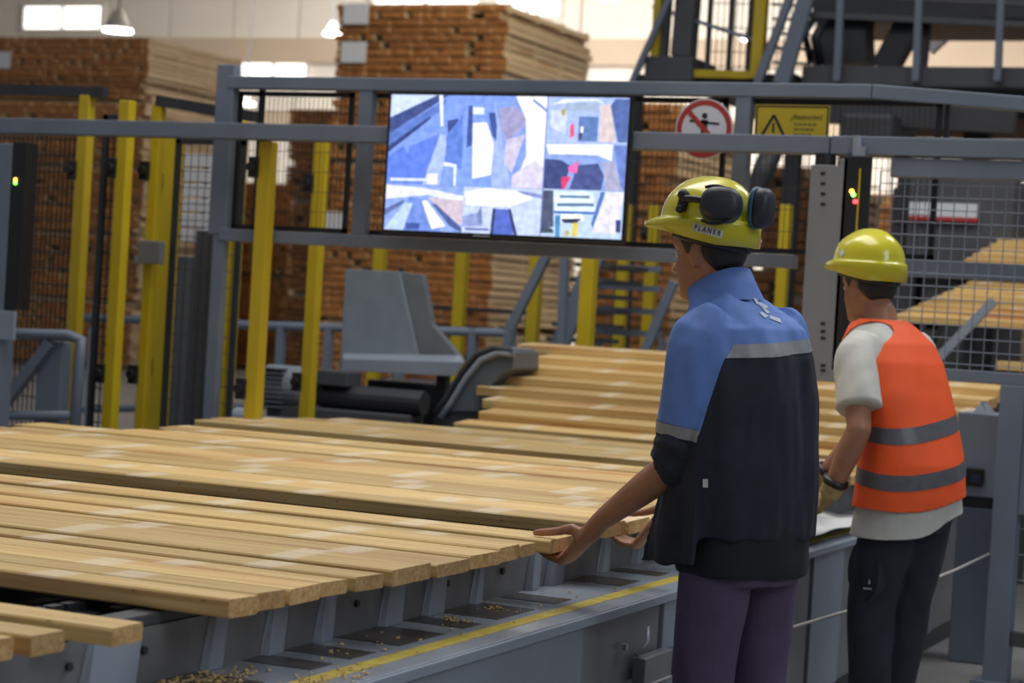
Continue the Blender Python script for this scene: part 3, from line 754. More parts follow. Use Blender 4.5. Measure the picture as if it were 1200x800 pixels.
for (x0, x1) in panes:
    z0 = zl+.035; z1 = Q(600, 108, YG).z-.01
    m = MB()
    for (u, v, c, d) in ((x0, x1, z0, z0+.022), (x0, x1, z1-.022, z1), (x0, x0+.022, z0, z1), (x1-.022, x1, z0, z1)): m.box(u, v, YG+.03, YG+.05, c, d)
    m.build('pane_frame', BLACK, sf)
    wp = MB(); wire_panel(wp, (x0, YG+.045, z0), (x1-x0, 0, 0), (0, 0, z1-z0), .025, .1, .0014); wp.build('mesh_pane', BLACK, sf)
x = Q(297, 200, YG).x; MB().box(x-.012, x+.012, YG+.03, YG+.055, zl+.03, Q(300, 100, YG).z).build('pane_divider', BLACK, sf)
x = Q(1107, 150, YG).x; MB().box(x-.01, x+.01, YG+.03, YG+.055, ZR, Q(1107, 118, YG).z).build('pane_divider', BLACK, sf)
for px in (600, 960):
    x = Q(px, 0, YG).x
for x in (Q(258, 300, YG).x,):
    MB().box(x-.03, x+.03, YG-.025, YG+.025, 0, zl).build('end_post', GREY, sf)
# left end of the frame: column, light curtain, low gate
lf = thing('left_column', (Q(8, 300).x, YF-.1, 0), 'grey column at the left edge under the long rail', 'column')
QL = lambda px, py: Q(px, py, YF-.16)
m = MB(); xa, xb = QL(-30, 270).x, QL(9, 270).x; m.box(xa, xb, YF-.16, YF-.06, 0, QL(5, 168).z); m.build('post', GREY, lf, bevel=.004)
m = MB(); m.box(QL(-20, 370).x, QL(20, 370).x, YF-.18, YF-.16, QL(5, 398).z, QL(5, 364).z); m.build('bracket', GREY_L, lf, bevel=.003)
l2 = thing('light_curtain', (Q(17, 300).x, YF-.12, 1.2), 'tall black light curtain with status lights at the left edge', 'sensor', 'light curtains')
m = MB(); xa, xb = QL(9, 270).x+.002, QL(26, 270).x; m.box(xa, xb, YF-.16, YF-.06, QL(10, 362).z, QL(18, 166).z); m.build('housing', BLACK, l2, bevel=.004)
for col, py, nm in (((1, .6, .05), 210, 'amber'), ((.3, 1, .1), 214, 'green')):
    w = QL(11.5, py); MB().tube([(xa+.03, YF-.166, w.z), (xa+.03, YF-.16, w.z)], .008, 10).build('status_light', emis('led_'+nm, col, 6), l2, label=nm+' status light')
gt = thing('low_gate', (Q(40, 450, 8.95).x, 8.95, 0), 'low grey tubular gate with diagonal brace at the left edge', 'gate')
G = lambda px, py: Vector(atY(px, py, 8.95))
m = MB(); m.tube([G(-60, 389), G(80, 393), G(95, 398), G(93, 420), G(84, 560)], .03, 8); m.tube([G(-60, 488), G(88, 486)], .025, 8); m.build('frame', GREY, gt, smooth=True)
m = MB(); m.beam(G(-10, 492), G(60, 402), .055, .055); m.build('diagonal_brace', GREY, gt)
m = MB(); w = G(60, 400); m.box(w.x-.09, w.x+.06, 8.96, 9.05, 0, w.z); m.build('post', GREY, gt, bevel=.004)

# ================================================================== SCREEN
YT = YF-.09
tl, tr, bl, br = (Q(452, 107, YT), Q(737, 111, YT), Q(451, 273, YT), Q(736, 286, YT))
x0, x1 = (tl.x+bl.x)/2, (tr.x+br.x)/2; z1 = (tl.z+tr.z)/2; z0 = (bl.z+br.z)/2
tv = thing('monitor', ((x0+x1)/2, YT, z0), 'large black framed monitor showing bluish surveillance views', 'monitor')
MB().box(x0, x1, YT, YT+.035, z0, z1).build('bezel', mat('tv_black', (.012, .012, .014), .25), tv, bevel=.003)
MB().box(x0+.25, x1-.25, YT+.035, YT+.04, z0+.15, z1-.1).build('wall_mount', DARK, tv)
MB().box(Q(571, 0, YT).x, Q(590, 0, YT).x, YT-.002, YT, z0+.004, z0+.010).build('maker_plate', GREY_L, tv)
bz = .014; sx0, sx1, sz0, sz1 = x0+bz, x1-bz, z0+bz*1.3, z1-bz
MB().box(sx0, sx1, YT-.0012, YT+.001, sz0, sz1).build('screen', emis('screen_base', s2l('8fa6e8'), .8), tv)
def view(rect, bg, polys, depth0=0):
    """one camera view; coordinates in the 1200x774 sheet of the screen (60..1140 x 65..685)"""
    mats = []; mb = MB(); idx = {}
    def cm(h):
        if h not in idx:
            idx[h] = len(mats); mats.append(emis('screen_'+h, s2l(h), 1.25, var=.13, scale=30))
        return idx[h]
    X = lambda u: sx0+(u-60)/1080*(sx1-sx0)
    Zf = lambda v: sz1-(v-65)/620*(sz1-sz0)
    u0, v0, u1, v1 = rect
    allp = [(bg, [(u0, v0), (u1, v0), (u1, v1), (u0, v1)])]+polys
    for k, (h, pl) in enumerate(allp):
        yy = YT-.0014-.00012*k
        pl = [(min(max(u, u0), u1), min(max(v, v0), v1)) for u, v in pl]
        mb.add([(X(u), yy, Zf(v)) for u, v in pl], [tuple(range(len(pl)))], cm(h))
    mb.build('camera_view', mats, tv)
rect = lambda u0, v0, u1, v1: [(u0, v0), (u1, v0), (u1, v1), (u0, v1)]
view((60, 65, 780, 475), '7d9cf0', [
    ('c9d8ff', [(60, 65), (280, 65), (60, 180)]), ('3a4a86', [(60, 170), (270, 68), (330, 65), (60, 245)]), ('5a78c8', [(60, 245), (330, 75), (300, 130), (60, 330)]),
    ('2e3f78', [(60, 300), (250, 160), (250, 175), (60, 330)]), ('6080e8', [(130, 470), (160, 300), (300, 240), (240, 470)]), ('5c7ee4', [(60, 350), (130, 300), (240, 470), (60, 470)]),
    ('a9bef5', [(230, 475), (300, 240), (340, 250), (310, 475)]), ('e8f0ff', [(285, 65), (303, 65), (312, 205), (300, 205)]), ('35488a', [(330, 180), (380, 170), (385, 240), (335, 245)]),
    ('5f80d8', [(330, 250), (400, 150), (415, 400), (330, 380)]), ('e6eeff', [(325, 368), (385, 378), (385, 475), (375, 475), (372, 392), (325, 385)]), ('7fa0f0', [(405, 100), (440, 100), (440, 470), (410, 470)]),
    ('9eb4ea', [(545, 90), (570, 190), (640, 475), (550, 475)]), ('ffffff', [(450, 188), (512, 185), (550, 280), (545, 420), (460, 440)]), ('dbe4ff', [(445, 118), (495, 118), (498, 150), (445, 150)]),
    ('3c5298', [(425, 110), (445, 110), (450, 290), (425, 300)]), ('3c5298', [(520, 140), (548, 140), (560, 200), (560, 270), (535, 230)]), ('9d9ac4', [(565, 120), (640, 110), (700, 170), (655, 235), (600, 265), (575, 200)]),
    ('c8c2dc', [(605, 260), (690, 235), (640, 410), (600, 360)]), ('eef0ff', [(640, 65), (780, 65), (780, 475), (650, 475), (700, 330), (690, 170)]), ('d2cce6', [(640, 420), (740, 350), (780, 380), (780, 475), (640, 475)]),
    ('6f8cd8', [(720, 75), (780, 120), (780, 135), (715, 85)]), ('dce6ff', [(78, 448), (250, 446), (250, 458), (78, 462)]), ('f0e6e8', [(250, 425), (300, 420), (300, 470), (250, 470)])])
view((785, 65, 1140, 270), 'a9bcf0', [
    ('dfe6ff', [(800, 100), (850, 75), (1000, 70), (1040, 100), (1000, 80), (880, 88)]), ('c8d4f4', [(800, 130), (870, 110), (870, 230), (800, 200)]), ('5f7cb8', [(925, 150), (1010, 150), (1010, 260), (925, 260)]),
    ('9fb0cc', [(860, 90), (1010, 90), (1010, 130), (860, 125)]), ('d8c8c8', [(1015, 100), (1060, 90), (1090, 260), (1020, 260)]), ('5068a8', [(1080, 70), (1140, 70), (1140, 260), (1100, 260), (1060, 100)]),
    ('e0567a', [(888, 190), (905, 180), (908, 235), (890, 250)]), ('4a3a68', [(930, 222), (943, 222), (943, 250), (930, 250)]), ('eef4ff', [(935, 195), (947, 195), (947, 222), (935, 222)]), ('b8a850', [(845, 120), (862, 118), (862, 145), (848, 148)])])
view((785, 270, 1140, 472), '8aa4e2', [
    ('f4f6ff', [(785, 275), (1080, 270), (1080, 345), (1020, 320), (900, 318), (800, 320)]), ('38467e', [(785, 340), (860, 345), (900, 370), (870, 472), (785, 472)]), ('46528c', [(930, 365), (1020, 355), (1050, 410), (1040, 472), (900, 472)]),
    ('a9a8c8', [(1040, 350), (1090, 345), (1130, 472), (1060, 472)]), ('6880c8', [(1085, 275), (1140, 275), (1140, 472), (1120, 440)]), ('e46ab4', [(890, 375), (935, 345), (930, 400), (895, 400)]), ('e03a70', [(862, 420), (905, 415), (880, 475), (868, 475)])])
view((60, 477, 425, 685), '8ca6ea', [
    ('e4e8fa', [(60, 480), (250, 490), (425, 520), (425, 560), (260, 520), (60, 545)]), ('56689e', [(60, 590), (150, 545), (150, 560), (60, 620)]), ('6f8cdc', [(170, 530), (235, 540), (330, 685), (120, 685)]),
    ('b6cdf4', [(60, 685), (150, 560), (190, 560), (150, 685)]), ('fdf6f4', [(232, 548), (255, 545), (350, 660), (285, 675)]), ('cdbccc', [(260, 530), (425, 540), (425, 650), (380, 640)]), ('4a5c98', [(280, 560), (300, 560), (425, 665), (425, 685), (370, 660)]), ('3e54a0', [(160, 650), (230, 650), (225, 680), (165, 680)])])
view((425, 477, 780, 685), 'c2cff6', [
    ('f2f5ff', [(430, 500), (520, 480), (700, 490), (740, 520), (640, 560), (440, 560)]), ('8f9cd0', [(425, 610), (500, 590), (520, 650), (425, 660)]), ('5068c4', [(568, 572), (640, 572), (662, 685), (560, 685)]),
    ('2e3766', [(562, 570), (576, 570), (570, 685), (556, 685)]), ('2e3766', [(632, 570), (645, 570), (680, 685), (664, 685)]), ('7f8cc4', [(660, 485), (780, 500), (780, 520), (690, 500)]), ('5a6aa8', [(440, 662), (550, 662), (550, 672), (440, 672)]), ('7080b0', [(490, 600), (510, 560), (520, 640), (500, 640)])])
view((785, 475, 1140, 685), 'bcd0f2', [
    ('4b5470', [(785, 480), (830, 480), (840, 640), (785, 660)]), ('dcefff', [(835, 485), (1000, 480), (1030, 570), (840, 575)]), ('5f7ba0', [(860, 500), (990, 498), (995, 510), (860, 512)]), ('5f7ba0', [(850, 535), (1010, 530), (1015, 545), (850, 550)]),
    ('3a68b8', [(838, 570), (1035, 568), (1035, 580), (838, 582)]), ('f6fbff', [(870, 582), (960, 580), (975, 612), (870, 615)]), ('203048', [(870, 605), (965, 600), (940, 622), (885, 622)]), ('3f86b8', [(845, 590), (868, 590), (870, 685), (850, 685)]),
    ('4a72b8', [(1040, 480), (1060, 480), (1015, 640), (1005, 620)]), ('e0dcec', [(1065, 480), (1140, 480), (1120, 660), (1010, 660)]), ('d8c848', [(925, 620), (950, 620), (948, 680), (925, 680)]), ('c0b84c', [(895, 655), (912, 655), (912, 680), (895, 680)]),
    ('303c78', [(1112, 600), (1135, 600), (1135, 655), (1115, 655)]), ('384858', [(785, 650), (835, 648), (845, 668), (785, 672)])])

# ================================================================== SIGNS
RED = mat('sign_red', (.38, .035, .03), .45)
SBLK = mat('sign_black', (.015, .015, .018), .5)
def disc(mb, cx, cz, y, r0, r1, n=48, mi=0, t=.002):
    o = []; 
    for r in (r0, r1):
        for yy in (y, y-t):
            o.append([(cx+r*math.cos(2*pi*i/n), yy, cz+r*math.sin(2*pi*i/n)) for i in range(n)])
    a, b, c, d = o
    vs = a+b+c+d; fs = []
    for i in range(n):
        j = (i+1) % n
        fs += [(n+i, n+j, 3*n+j, 3*n+i), (i, 2*n+i, 2*n+j, j), (2*n+i, 3*n+i, 3*n+j, 2*n+j), (i, j, n+j, n+i)]
    return mb.add(vs, fs, mi)
YSg = YG-.045
w = Q(825, 151, YSg); rs = .134
sg = thing('prohibition_sign', (w.x, YSg, w.z), 'round white sign with red ring and slashed figure', 'sign')
m = MB(); m.tube([(w.x, YSg, w.z), (w.x, YSg+.006, w.z)], rs, 48); m.build('plate', mat('sign_white', (.62, .62, .64), .5), sg)
m = MB(); disc(m, w.x, w.z, YSg-.0005, rs*.78, rs*.955, t=.0008); a = R(-45)
m.beam((w.x-.105*math.cos(pi/4), YSg-.002, w.z+.105*math.sin(pi/4)), (w.x+.105*math.cos(pi/4), YSg-.002, w.z-.105*math.sin(pi/4)), .022, .0012, up=(0, 1, 0)); m.build('red_ring', RED, sg)
m = MB(); yy = YSg-.0008
m.tube([(w.x, yy, w.z+.058), (w.x, yy-.0008, w.z+.058)], .013, 16)
def flat(pl): m.add([(w.x+u, yy-.0006, w.z+v) for u, v in pl]+[(w.x+u, yy, w.z+v) for u, v in pl], [tuple(range(len(pl))), tuple(range(2*len(pl)-1, len(pl)-1, -1))]+[(i, (i+1) % len(pl), len(pl)+(i+1) % len(pl), len(pl)+i) for i in range(len(pl))])
flat([(-.016, .04), (.016, .04), (.014, -.02), (-.014, -.02)]); flat([(-.07, .03), (.07, .018), (.07, .028), (-.07, .04)]); flat([(-.014, -.02), (-.001, -.02), (-.02, -.075), (-.034, -.075)]); flat([(.0, -.02), (.014, -.02), (.036, -.075), (.022, -.075)])
m.build('figure', SBLK, sg)
a, b = Q(886, 122, YSg), Q(970, 170, YSg)
wx0, wx1, wz1, wz0 = a.x, b.x, Q(928, 123, YSg).z, Q(928, 178, YSg).z
ws = thing('warning_sign', ((wx0+wx1)/2, YSg, wz0), 'rectangular yellow warning sign with black triangle and text', 'sign')
SY = mat('sign_yellow', (.44, .33, .015), .5, var=.05)
MB().box(wx0, wx1, YSg, YSg+.005, wz0, wz1).build('plate', SY, ws)
m = MB(); t = .007
for (u, v, c, d) in ((wx0+.004, wx1-.004, wz1-.004-t, wz1-.004), (wx0+.004, wx1-.004, wz0+.004, wz0+.004+t), (wx0+.004, wx0+.004+t, wz0+.004, wz1-.004), (wx1-.004-t, wx1-.004, wz0+.004, wz1-.004)): m.box(u, v, YSg-.0008, YSg, c, d)
tx = wx0+.085; tz = wz1-.155; hh = .11; hw = .062
tri = [Vector((tx-hw, YSg-.001, tz)), Vector((tx+hw, YSg-.001, tz)), Vector((tx, YSg-.001, tz+hh))]
for i in range(3): m.beam(tri[i], tri[(i+1) % 3], .012, .001, up=(0, 1, 0))
m.box(tx-.005, tx+.005, YSg-.0012, YSg, tz+.032, tz+.075); m.box(tx-.005, tx+.005, YSg-.0012, YSg, tz+.014, tz+.024)
m.build('triangle_mark', SBLK, ws)
vs, fs = text_mesh('¡Atención!', .034)
cx, cz = wx0+.232, wz1-.052
soup([Vector((v.x+cx, YSg-.001-v.z, v.y+cz))-wloc(ws) for v in vs], fs, 'lettering', SBLK, ws, smooth=False)
m = MB(); r = random.Random(5)
for row in range(3):
    z = wz1-.088-row*.022; x = wx0+.178
    while x < wx0+.275-.01*row:
        l = r.uniform(.006, .02); m.box(x, x+l, YSg-.0008, YSg, z, z+.010); x += l+.004
m.build('small_print', mat('faded_print', (.16, .12, .02), .6), ws)

# ================================================================== YELLOW FENCES AT LEFT
def fence(name_label, Y, posts, rail=None, panels=(), pw=.066, clamp=True, pitch=(.031, .09, .0036)):
    xs = [atY(px, 300, Y)[0] for px, pt in posts]
    t = thing('safety_fence', (sum(xs)/len(xs), Y, 0), name_label, 'fence', 'yellow posted safety fences')
    for px, pt in posts:
        w = atY(px, pt, Y); x = atY(px, pt, Y)[0]
        MB().box(x-pw/2, x+pw/2, Y-pw/2, Y+pw/2, 0.012, w[2]).build('post', YEL, t, bevel=.005)
        MB().box(x-.09, x+.09, Y-.09, Y+.09, 0, .012).build('foot_plate', DARK, t)
        if clamp:
            for z in (.95, 2.02):
                if z < w[2]-.1:
                    c = MB(); c.box(x-pw/2-.045, x-pw/2+.01, Y-.05, Y+.03, z-.05, z+.05); c.tube([(x-pw/2-.02, Y-.07, z), (x-pw/2-.02, Y-.05, z)], .025, 10); c.build('clamp', BLACK, t, bevel=.004)
    for (pa, pb, z0, z1) in panels:
        xa, xb = atY(pa, 300, Y)[0], atY(pb, 300, Y)[0]
        wp = MB(); wire_panel(wp, (xa, Y+pw/2, z0), (xb-xa, 0, 0), (0, 0, z1-z0), *pitch); wp.build('mesh_panel', BLACK, t)
        f = MB()
        for (u, v, c, d) in ((xa, xb, z0, z0+.03), (xa, xb, z1-.03, z1), (xa, xa+.03, z0, z1), (xb-.03, xb, z0, z1)): f.box(u, v, Y+pw/2-.012, Y+pw/2+.012, c, d)
        f.build('panel_frame', DARK, t)
    if rail:
        for (pa, ya, pb, yb) in rail:
            r = MB(); r.beam(atY(pa, ya, Y), atY(pb, yb, Y), .06, .055); r.build('top_rail', DARK, t)
    return t
fence('tall yellow posted mesh fence at far left with double dark top rail', 9.45, [(-20, 112), (103, 112)], rail=[(-60, 103, 124, 108)], panels=[(-60, 92, .15, 2.28)])
fence('single yellow gate post left of the two close yellow posts', 9.15, [(150, 118)], panels=[(109, 140, .15, 2.3)])
fence('slim yellow post pair with dark top rail beside the grey control plate', 9.30, [(187, 123)], rail=[(186, 118, 300, 137)], panels=[(196, 278, .15, 2.2)], pw=.055, pitch=(.05, .085, .0022))
fence('yellow post standing behind the slim post near the white sheet panel', 10.3, [(205, 150)], pw=.085)
fence('yellow post with black hinges left of the screen frame', 9.75, [(284, 142)], pw=.06)
fence('thick yellow post in front of the screen frame left pane', YF+.07, [(315, 166)], pw=.07, clamp=True)
fence('yellow post behind the left pane of the screen frame', 9.9, [(378, 166)])
fence('row of distant yellow posts behind the grey hood', 14.2, [(447, 280), (543, 288), (630, 292)], panels=[(447, 630, .2, 1.4)], pw=.085)
fence('thick yellow post standing behind the top of the sloping pile', 11.6, [(692, 296)], pw=.085)
fence('distant yellow posts close to the face of the worker in blue', 14.6, [(735, 240), (768, 240)], pw=.08)
fence('yellow post right of the worker in blue by the bright stack', 13.2, [(922, 240)], pw=.07, clamp=False)
m = MB(); w = atY(171, 294, 9.2); x = w[0]; m.box(x-.065, x+.07, 9.225, 9.27, w[2]-.065, w[2]+.055); m.box(x-.085, x-.065, 9.22, 9.26, w[2]-.07, w[2]-.03)
m.build('control_plate', mat('plate_grey', (.16, .165, .175), .5), bpy.data.objects['safety_fence.002'], bevel=.004, label='small grey control plate')
m = MB(); w0 = atY(217, 180, 10.0); w1 = atY(251, 287, 10.0)
for k in range(6):
    z = w0[2]+(w1[2]-w0[2])*k/6; z2_ = w0[2]+(w1[2]-w0[2])*(k+1)/6
    m.box(w0[0], w1[0], 10.0, 10.03, z2_+.012, z)
m.box(w0[0]+.1, w0[0]+.14, 10.03, 10.06, 0, w0[2])
m.build('louvred_panel', mat('panel_white', (.62, .63, .66), .5), None, bevel=.003, label='pale grey slatted panel behind the yellow posts at left', cat='panel')
# grey uprights behind
for px, y0, Y, lab in ((240, 270, 9.9, 'grey steel upright under the slatted panel'), (208, 300, 11.2, 'dark grey upright between the yellow posts at left')):
    m = MB(); w = atY(px, y0, Y); m.box(w[0]-.07, w[0]+.07, Y-.04+.06, Y+.04+.06, 0, w[2]); m.box(w[0]-.11, w[0]+.11, Y-.04, Y+.16, 0, .015)
    m.build('steel_upright', DARK2, None, bevel=.004, label=lab, cat='post')

# ================================================================== MACHINERY BEHIND THE BOARDS
YH = 11.0
H = lambda px, py, Y=YH: Vector(atY(px, py, Y))
hd = thing('steel_hood', (H(465, 400).x, YH, 0), 'grey sheet steel hood with tall tapering back plate', 'hood')
m = MB()
def plate(mb, pts, dy, Y, mi=0):
    a = [H(x, y, Y) for x, y in pts]; b = [p+Vector((0, dy, 0)) for p in a]; n = len(a)
    mb.add(a+b, [tuple(range(n)), tuple(range(2*n-1, n-1, -1))]+[(i, n+i, n+(i+1) % n, (i+1) % n) for i in range(n)], mi)
plate(m, [(405, 315), (467, 318), (490, 420), (398, 434)], .03, YH); m.build('back_plate', MOTOR, hd, bevel=.003)
m = MB(); plate(m, [(467, 318), (495, 322), (506, 380), (538, 418), (490, 420)], .06, YH+.04); m.build('side_plate', mat('motor_grey_dark', (.15, .165, .18), .5, var=.1), hd, bevel=.003)
m = MB()
a = [H(398, 434), H(418, 418), H(542, 420), H(530, 440)]; d = Vector((0, -.35, 0))
m.hexa([H(400, 434, YH-.25), H(532, 441, YH-.25), H(540, 425), H(400, 425), H(402, 420, YH-.25)+Vector((0, 0, 0)), H(545, 424, YH-.25), H(540, 416), H(402, 414)]); m.build('tray', GREY_L, hd, bevel=.003)
for px in (410, 520): w = H(px, 436, YH-.1); MB().box(w.x-.03, w.x+.03, YH-.13, YH-.07, 0, w.z).build('leg', DARK, hd)
m = MB(); w0, w1 = H(430, 444, YH+.1), H(545, 470, YH+.1); m.box(w0.x, w1.x, YH+.1, YH+.7, .3, w0.z-.0); m.build('dark_box', DARK, hd, bevel=.01)
mo = thing('electric_motor', (H(345, 455, 10.6).x, 10.6, 0), 'grey finned electric motor behind the rear boards', 'motor')
c0, c1 = H(315, 452, 10.6), H(362, 455, 10.6); zc = (c0.z+c1.z)/2; rr = .125
m = MB(); m.tube([(c0.x, 10.6, zc), (c1.x-.02, 10.6, zc), (c1.x+.01, 10.6, zc), (c1.x+.05, 10.6, zc)], [rr, rr, rr*.9, rr*.5], 24); m.build('body', MOTOR, mo, smooth=False)
f = MB()
for k in range(9):
    z = zc-rr*.9+k*rr*.22; f.box(c0.x+.005, c0.x+.16, 10.6-rr-.008, 10.6+rr+.008, z-.004, z+.004)
f.build('cooling_fin', GREY, mo)
m = MB(); m.tube([(c1.x+.05, 10.6, zc), (c1.x+.09, 10.6, zc)], .09, 20); m.tube([(c1.x+.09, 10.6, zc-.03), (c1.x+.75, 10.6, zc-.03)], .07, 16); m.build('gear_drum', DARK, mo, smooth=False)
m = MB(); m.box(c1.x+.1, c1.x+.3, 10.5, 10.68, zc+.03, zc+.12); m.build('terminal_box', DARK2, mo, bevel=.01)
m = MB(); m.box(c0.x+.05, c1.x+.7, 10.5, 10.7, 0, zc-.1); m.build('pedestal', DARK2, mo, bevel=.01)
# curved guard
cg = thing('chain_guard', (H(560, 440, 10.2).x, 10.2, 0), 'dark grey curved chain guard left of the sloping boards', 'guard')
m = MB(); top = [(508, 482), (520, 466), (538, 436), (556, 414), (576, 406), (596, 408), (601, 414)]; bot = [(601, 432), (585, 440), (572, 455), (562, 482)]
pts = top+bot; a = [H(x, y, 10.2) for x, y in pts]; b = [p+Vector((0, .35, 0)) for p in a]; n = len(a)
m.add(a+b, [tuple(range(n)), tuple(range(2*n-1, n-1, -1))]+[(i, n+i, n+(i+1) % n, (i+1) % n) for i in range(n)]); m.build('shell', mat('guard_grey', (.10, .12, .145), .4, var=.1), cg, bevel=.004)
m = MB(); m.tube([H(x+8, y+7, 10.19) for x, y in top[:-1]], .018, 8); m.build('rim', GREY_L, cg, smooth=True)
m = MB(); m.tube([H(x+2, y+2, 10.19) for x, y in top], .018, 8); m.build('edge_band', DARK, cg, smooth=True)
m = MB(); w = H(540, 480, 10.2); m.box(w.x-.12, w.x+.12, 10.22, 10.5, 0, w.z); m.build('stand', DARK2, cg)
m = MB(); w0, w1 = H(262, 484, 9.9), H(568, 486, 9.9); m.box(w0.x, w1.x, 10.04, 10.14, w0.z-.10, w0.z-.01)
for x in (w0.x+.1, w1.x-.1): m.box(x-.04, x+.04, 10.05, 10.13, 0, w0.z-.1)
m.build('support_beam', GREY, None, bevel=.006, label='grey beam behind the rear flat boards below the motor', cat='beam')
m = MB(); w = H(275, 486, 9.6); m.tube([(w.x-.02, 9.65, w.z-.02), (w.x+.1, 9.65, w.z-.02)], .06, 16)
m.tube([(w.x+.04, 9.65, w.z-.06), (w.x+.04, 9.65, 0)], .03, 8)
m.build('roller_end', GREY_L, None, smooth=False, label='small shiny roller end beside the left end of rear boards', cat='roller')

# cabinet at the right end of the table
XC0, XC1 = Q(1120, 520, 9.1).x, Q(1176, 520, 9.1).x
cb = thing('control_cabinet', ((XC0+XC1)/2, 9.1, ZD), 'small grey control cabinet on a pedestal beside the conveyor end at right', 'cabinet')
zt, zb_ = Q(1145, 484, 9.1).z, Q(1145, 582, 9.1).z
m = MB(); m.box(XC0, XC1, 9.1, 9.34, zb_, zt); m.build('body', GREY_L, cb, bevel=.006)
m = MB(); m.hexa([(XC0+.06, 9.12, zt), (XC1-.08, 9.12, zt), (XC1-.08, 9.3, zt), (XC0+.06, 9.3, zt), (XC0+.09, 9.15, zt+.05), (XC1-.12, 9.15, zt+.05), (XC1-.12, 9.27, zt+.05), (XC0+.09, 9.27, zt+.05)]); m.build('cap', GREY_L, cb, bevel=.006)
a, b = Q(1119, 546, 9.1), Q(1153, 570, 9.1); m = MB(); m.box(a.x, b.x, 9.07, 9.1, b.z, a.z); m.build('socket_box', BLACK, cb, bevel=.006)
m = MB(); m.box(a.x+.01, a.x+.06, 9.065, 9.07, b.z+.03, b.z+.06); m.box(a.x+.08, a.x+.12, 9.065, 9.07, b.z+.015, b.z+.05); m.build('button', mat('dark_blue', (.02, .03, .07), .4), cb)
m = MB(); m.box(XC0+.02, XC1-.02, 9.12, 9.32, 0, zb_-.05); m.build('pedestal', GREY, cb, bevel=.006)
m = MB(); m.box(XC0+.03, XC1-.03, 9.13, 9.31, zb_-.05, zb_); m.build('base', DARK, cb)

#PEOPLE#
# ================================================================== PEOPLE
SKIN1 = mat('skin_brown', (.36, .165, .09), .45, var=.10, scale=14)
SKIN2 = mat('skin_tan', (.37, .17, .10), .45, var=.10, scale=14)
HAIR = mat('black_hair', (.010, .009, .009), .5, var=.3, scale=60)
HAT = mat('helmet_yellow', (.62, .56, .015), .22, spec=.6, coat=.35, var=.03, scale=9)
BLUE = mat('jacket_blue', (.125, .235, .58), .75, var=.06, scale=30)
NAVY = mat('jacket_navy', (.012, .016, .028), .8, var=.2, scale=30)
NAVY_IN = mat('shirt_black', (.010, .011, .015), .85)
REFL = mat('reflective_grey', (.27, .28, .29), .45, var=.08, scale=50)
REFL2 = mat('reflective_dark', (.10, .10, .115), .4, var=.12, scale=40)
LILAC = mat('trouser_lilac', (.075, .056, .108), .85, var=.1, scale=20)
INDIGO = mat('trouser_navy', (.016, .018, .030), .85, var=.3, scale=9)
ORANGE = mat('vest_orange', (.90, .10, .012), .65, var=.04, scale=12)
TEE = mat('tee_white', (.55, .55, .50), .8, var=.04, scale=20)
GLOVE = mat('glove_leather', (.42, .30, .12), .8, var=.2, scale=40)
BOOT = mat('boot_black', (.015, .014, .013), .5)
CUP = mat('muff_dark', (.025, .028, .038), .45)
TEAL = mat('muff_teal', (.02, .10, .16), .45)
EYEM = mat('eye_white', (.5, .47, .44), .2)

def ik(S, Wt, l1, l2, pole):
    S = Vector(S); Wt = Vector(Wt); d = Wt-S; L = min(d.length, (l1+l2)*.999); d.normalize()
    a = (l1*l1-l2*l2+L*L)/(2*L); h = math.sqrt(max(0, l1*l1-a*a))
    p = Vector(pole); p = (p-d*p.dot(d)).normalized()
    return S+d*a+p*h
def lerp_pts(pts, n):
    """smooth resample of a polyline of vectors (Catmull-Rom)"""
    P_ = [Vector(p) for p in pts]; out = []
    k = len(P_)-1
    for i in range(n+1):
        t = i/n*k; j = min(int(t), k-1); u = t-j
        a = P_[max(j-1, 0)]; b = P_[j]; c = P_[j+1]; d = P_[min(j+2, k)]
        out.append(.5*((2*b)+(c-a)*u+(2*a-5*b+4*c-d)*u*u+(3*b-a-3*c+d)*u**3))
    return out
def oval(c, w, d, z=None, n=28, ex=2.4, tilt=0.):
    r = []
    for j in range(n):
        t = 2*pi*j/n; ca, sa = math.cos(t), math.sin(t)
        x = w*math.copysign(abs(ca)**(2/ex), ca); y = d*math.copysign(abs(sa)**(2/ex), sa)
        r.append(Vector((c[0]+x, c[1]+y, c[2]+tilt*y)))
    return r
HZ = [-.122, -.116, -.105, -.09, -.07, -.045, -.02, 0, .03, .06, .085, .102, .112]
HF = [.050, .072, .083, .082, .083, .085, .083, .082, .091, .088, .068, .042, .008]
HB = [.015, -.005, -.022, -.035, -.05, -.07, -.086, -.095, -.100, -.095, -.076, -.05, -.012]
HW = [.018, .034, .047, .055, .061, .067, .071, .073, .076, .073, .060, .042, .012]
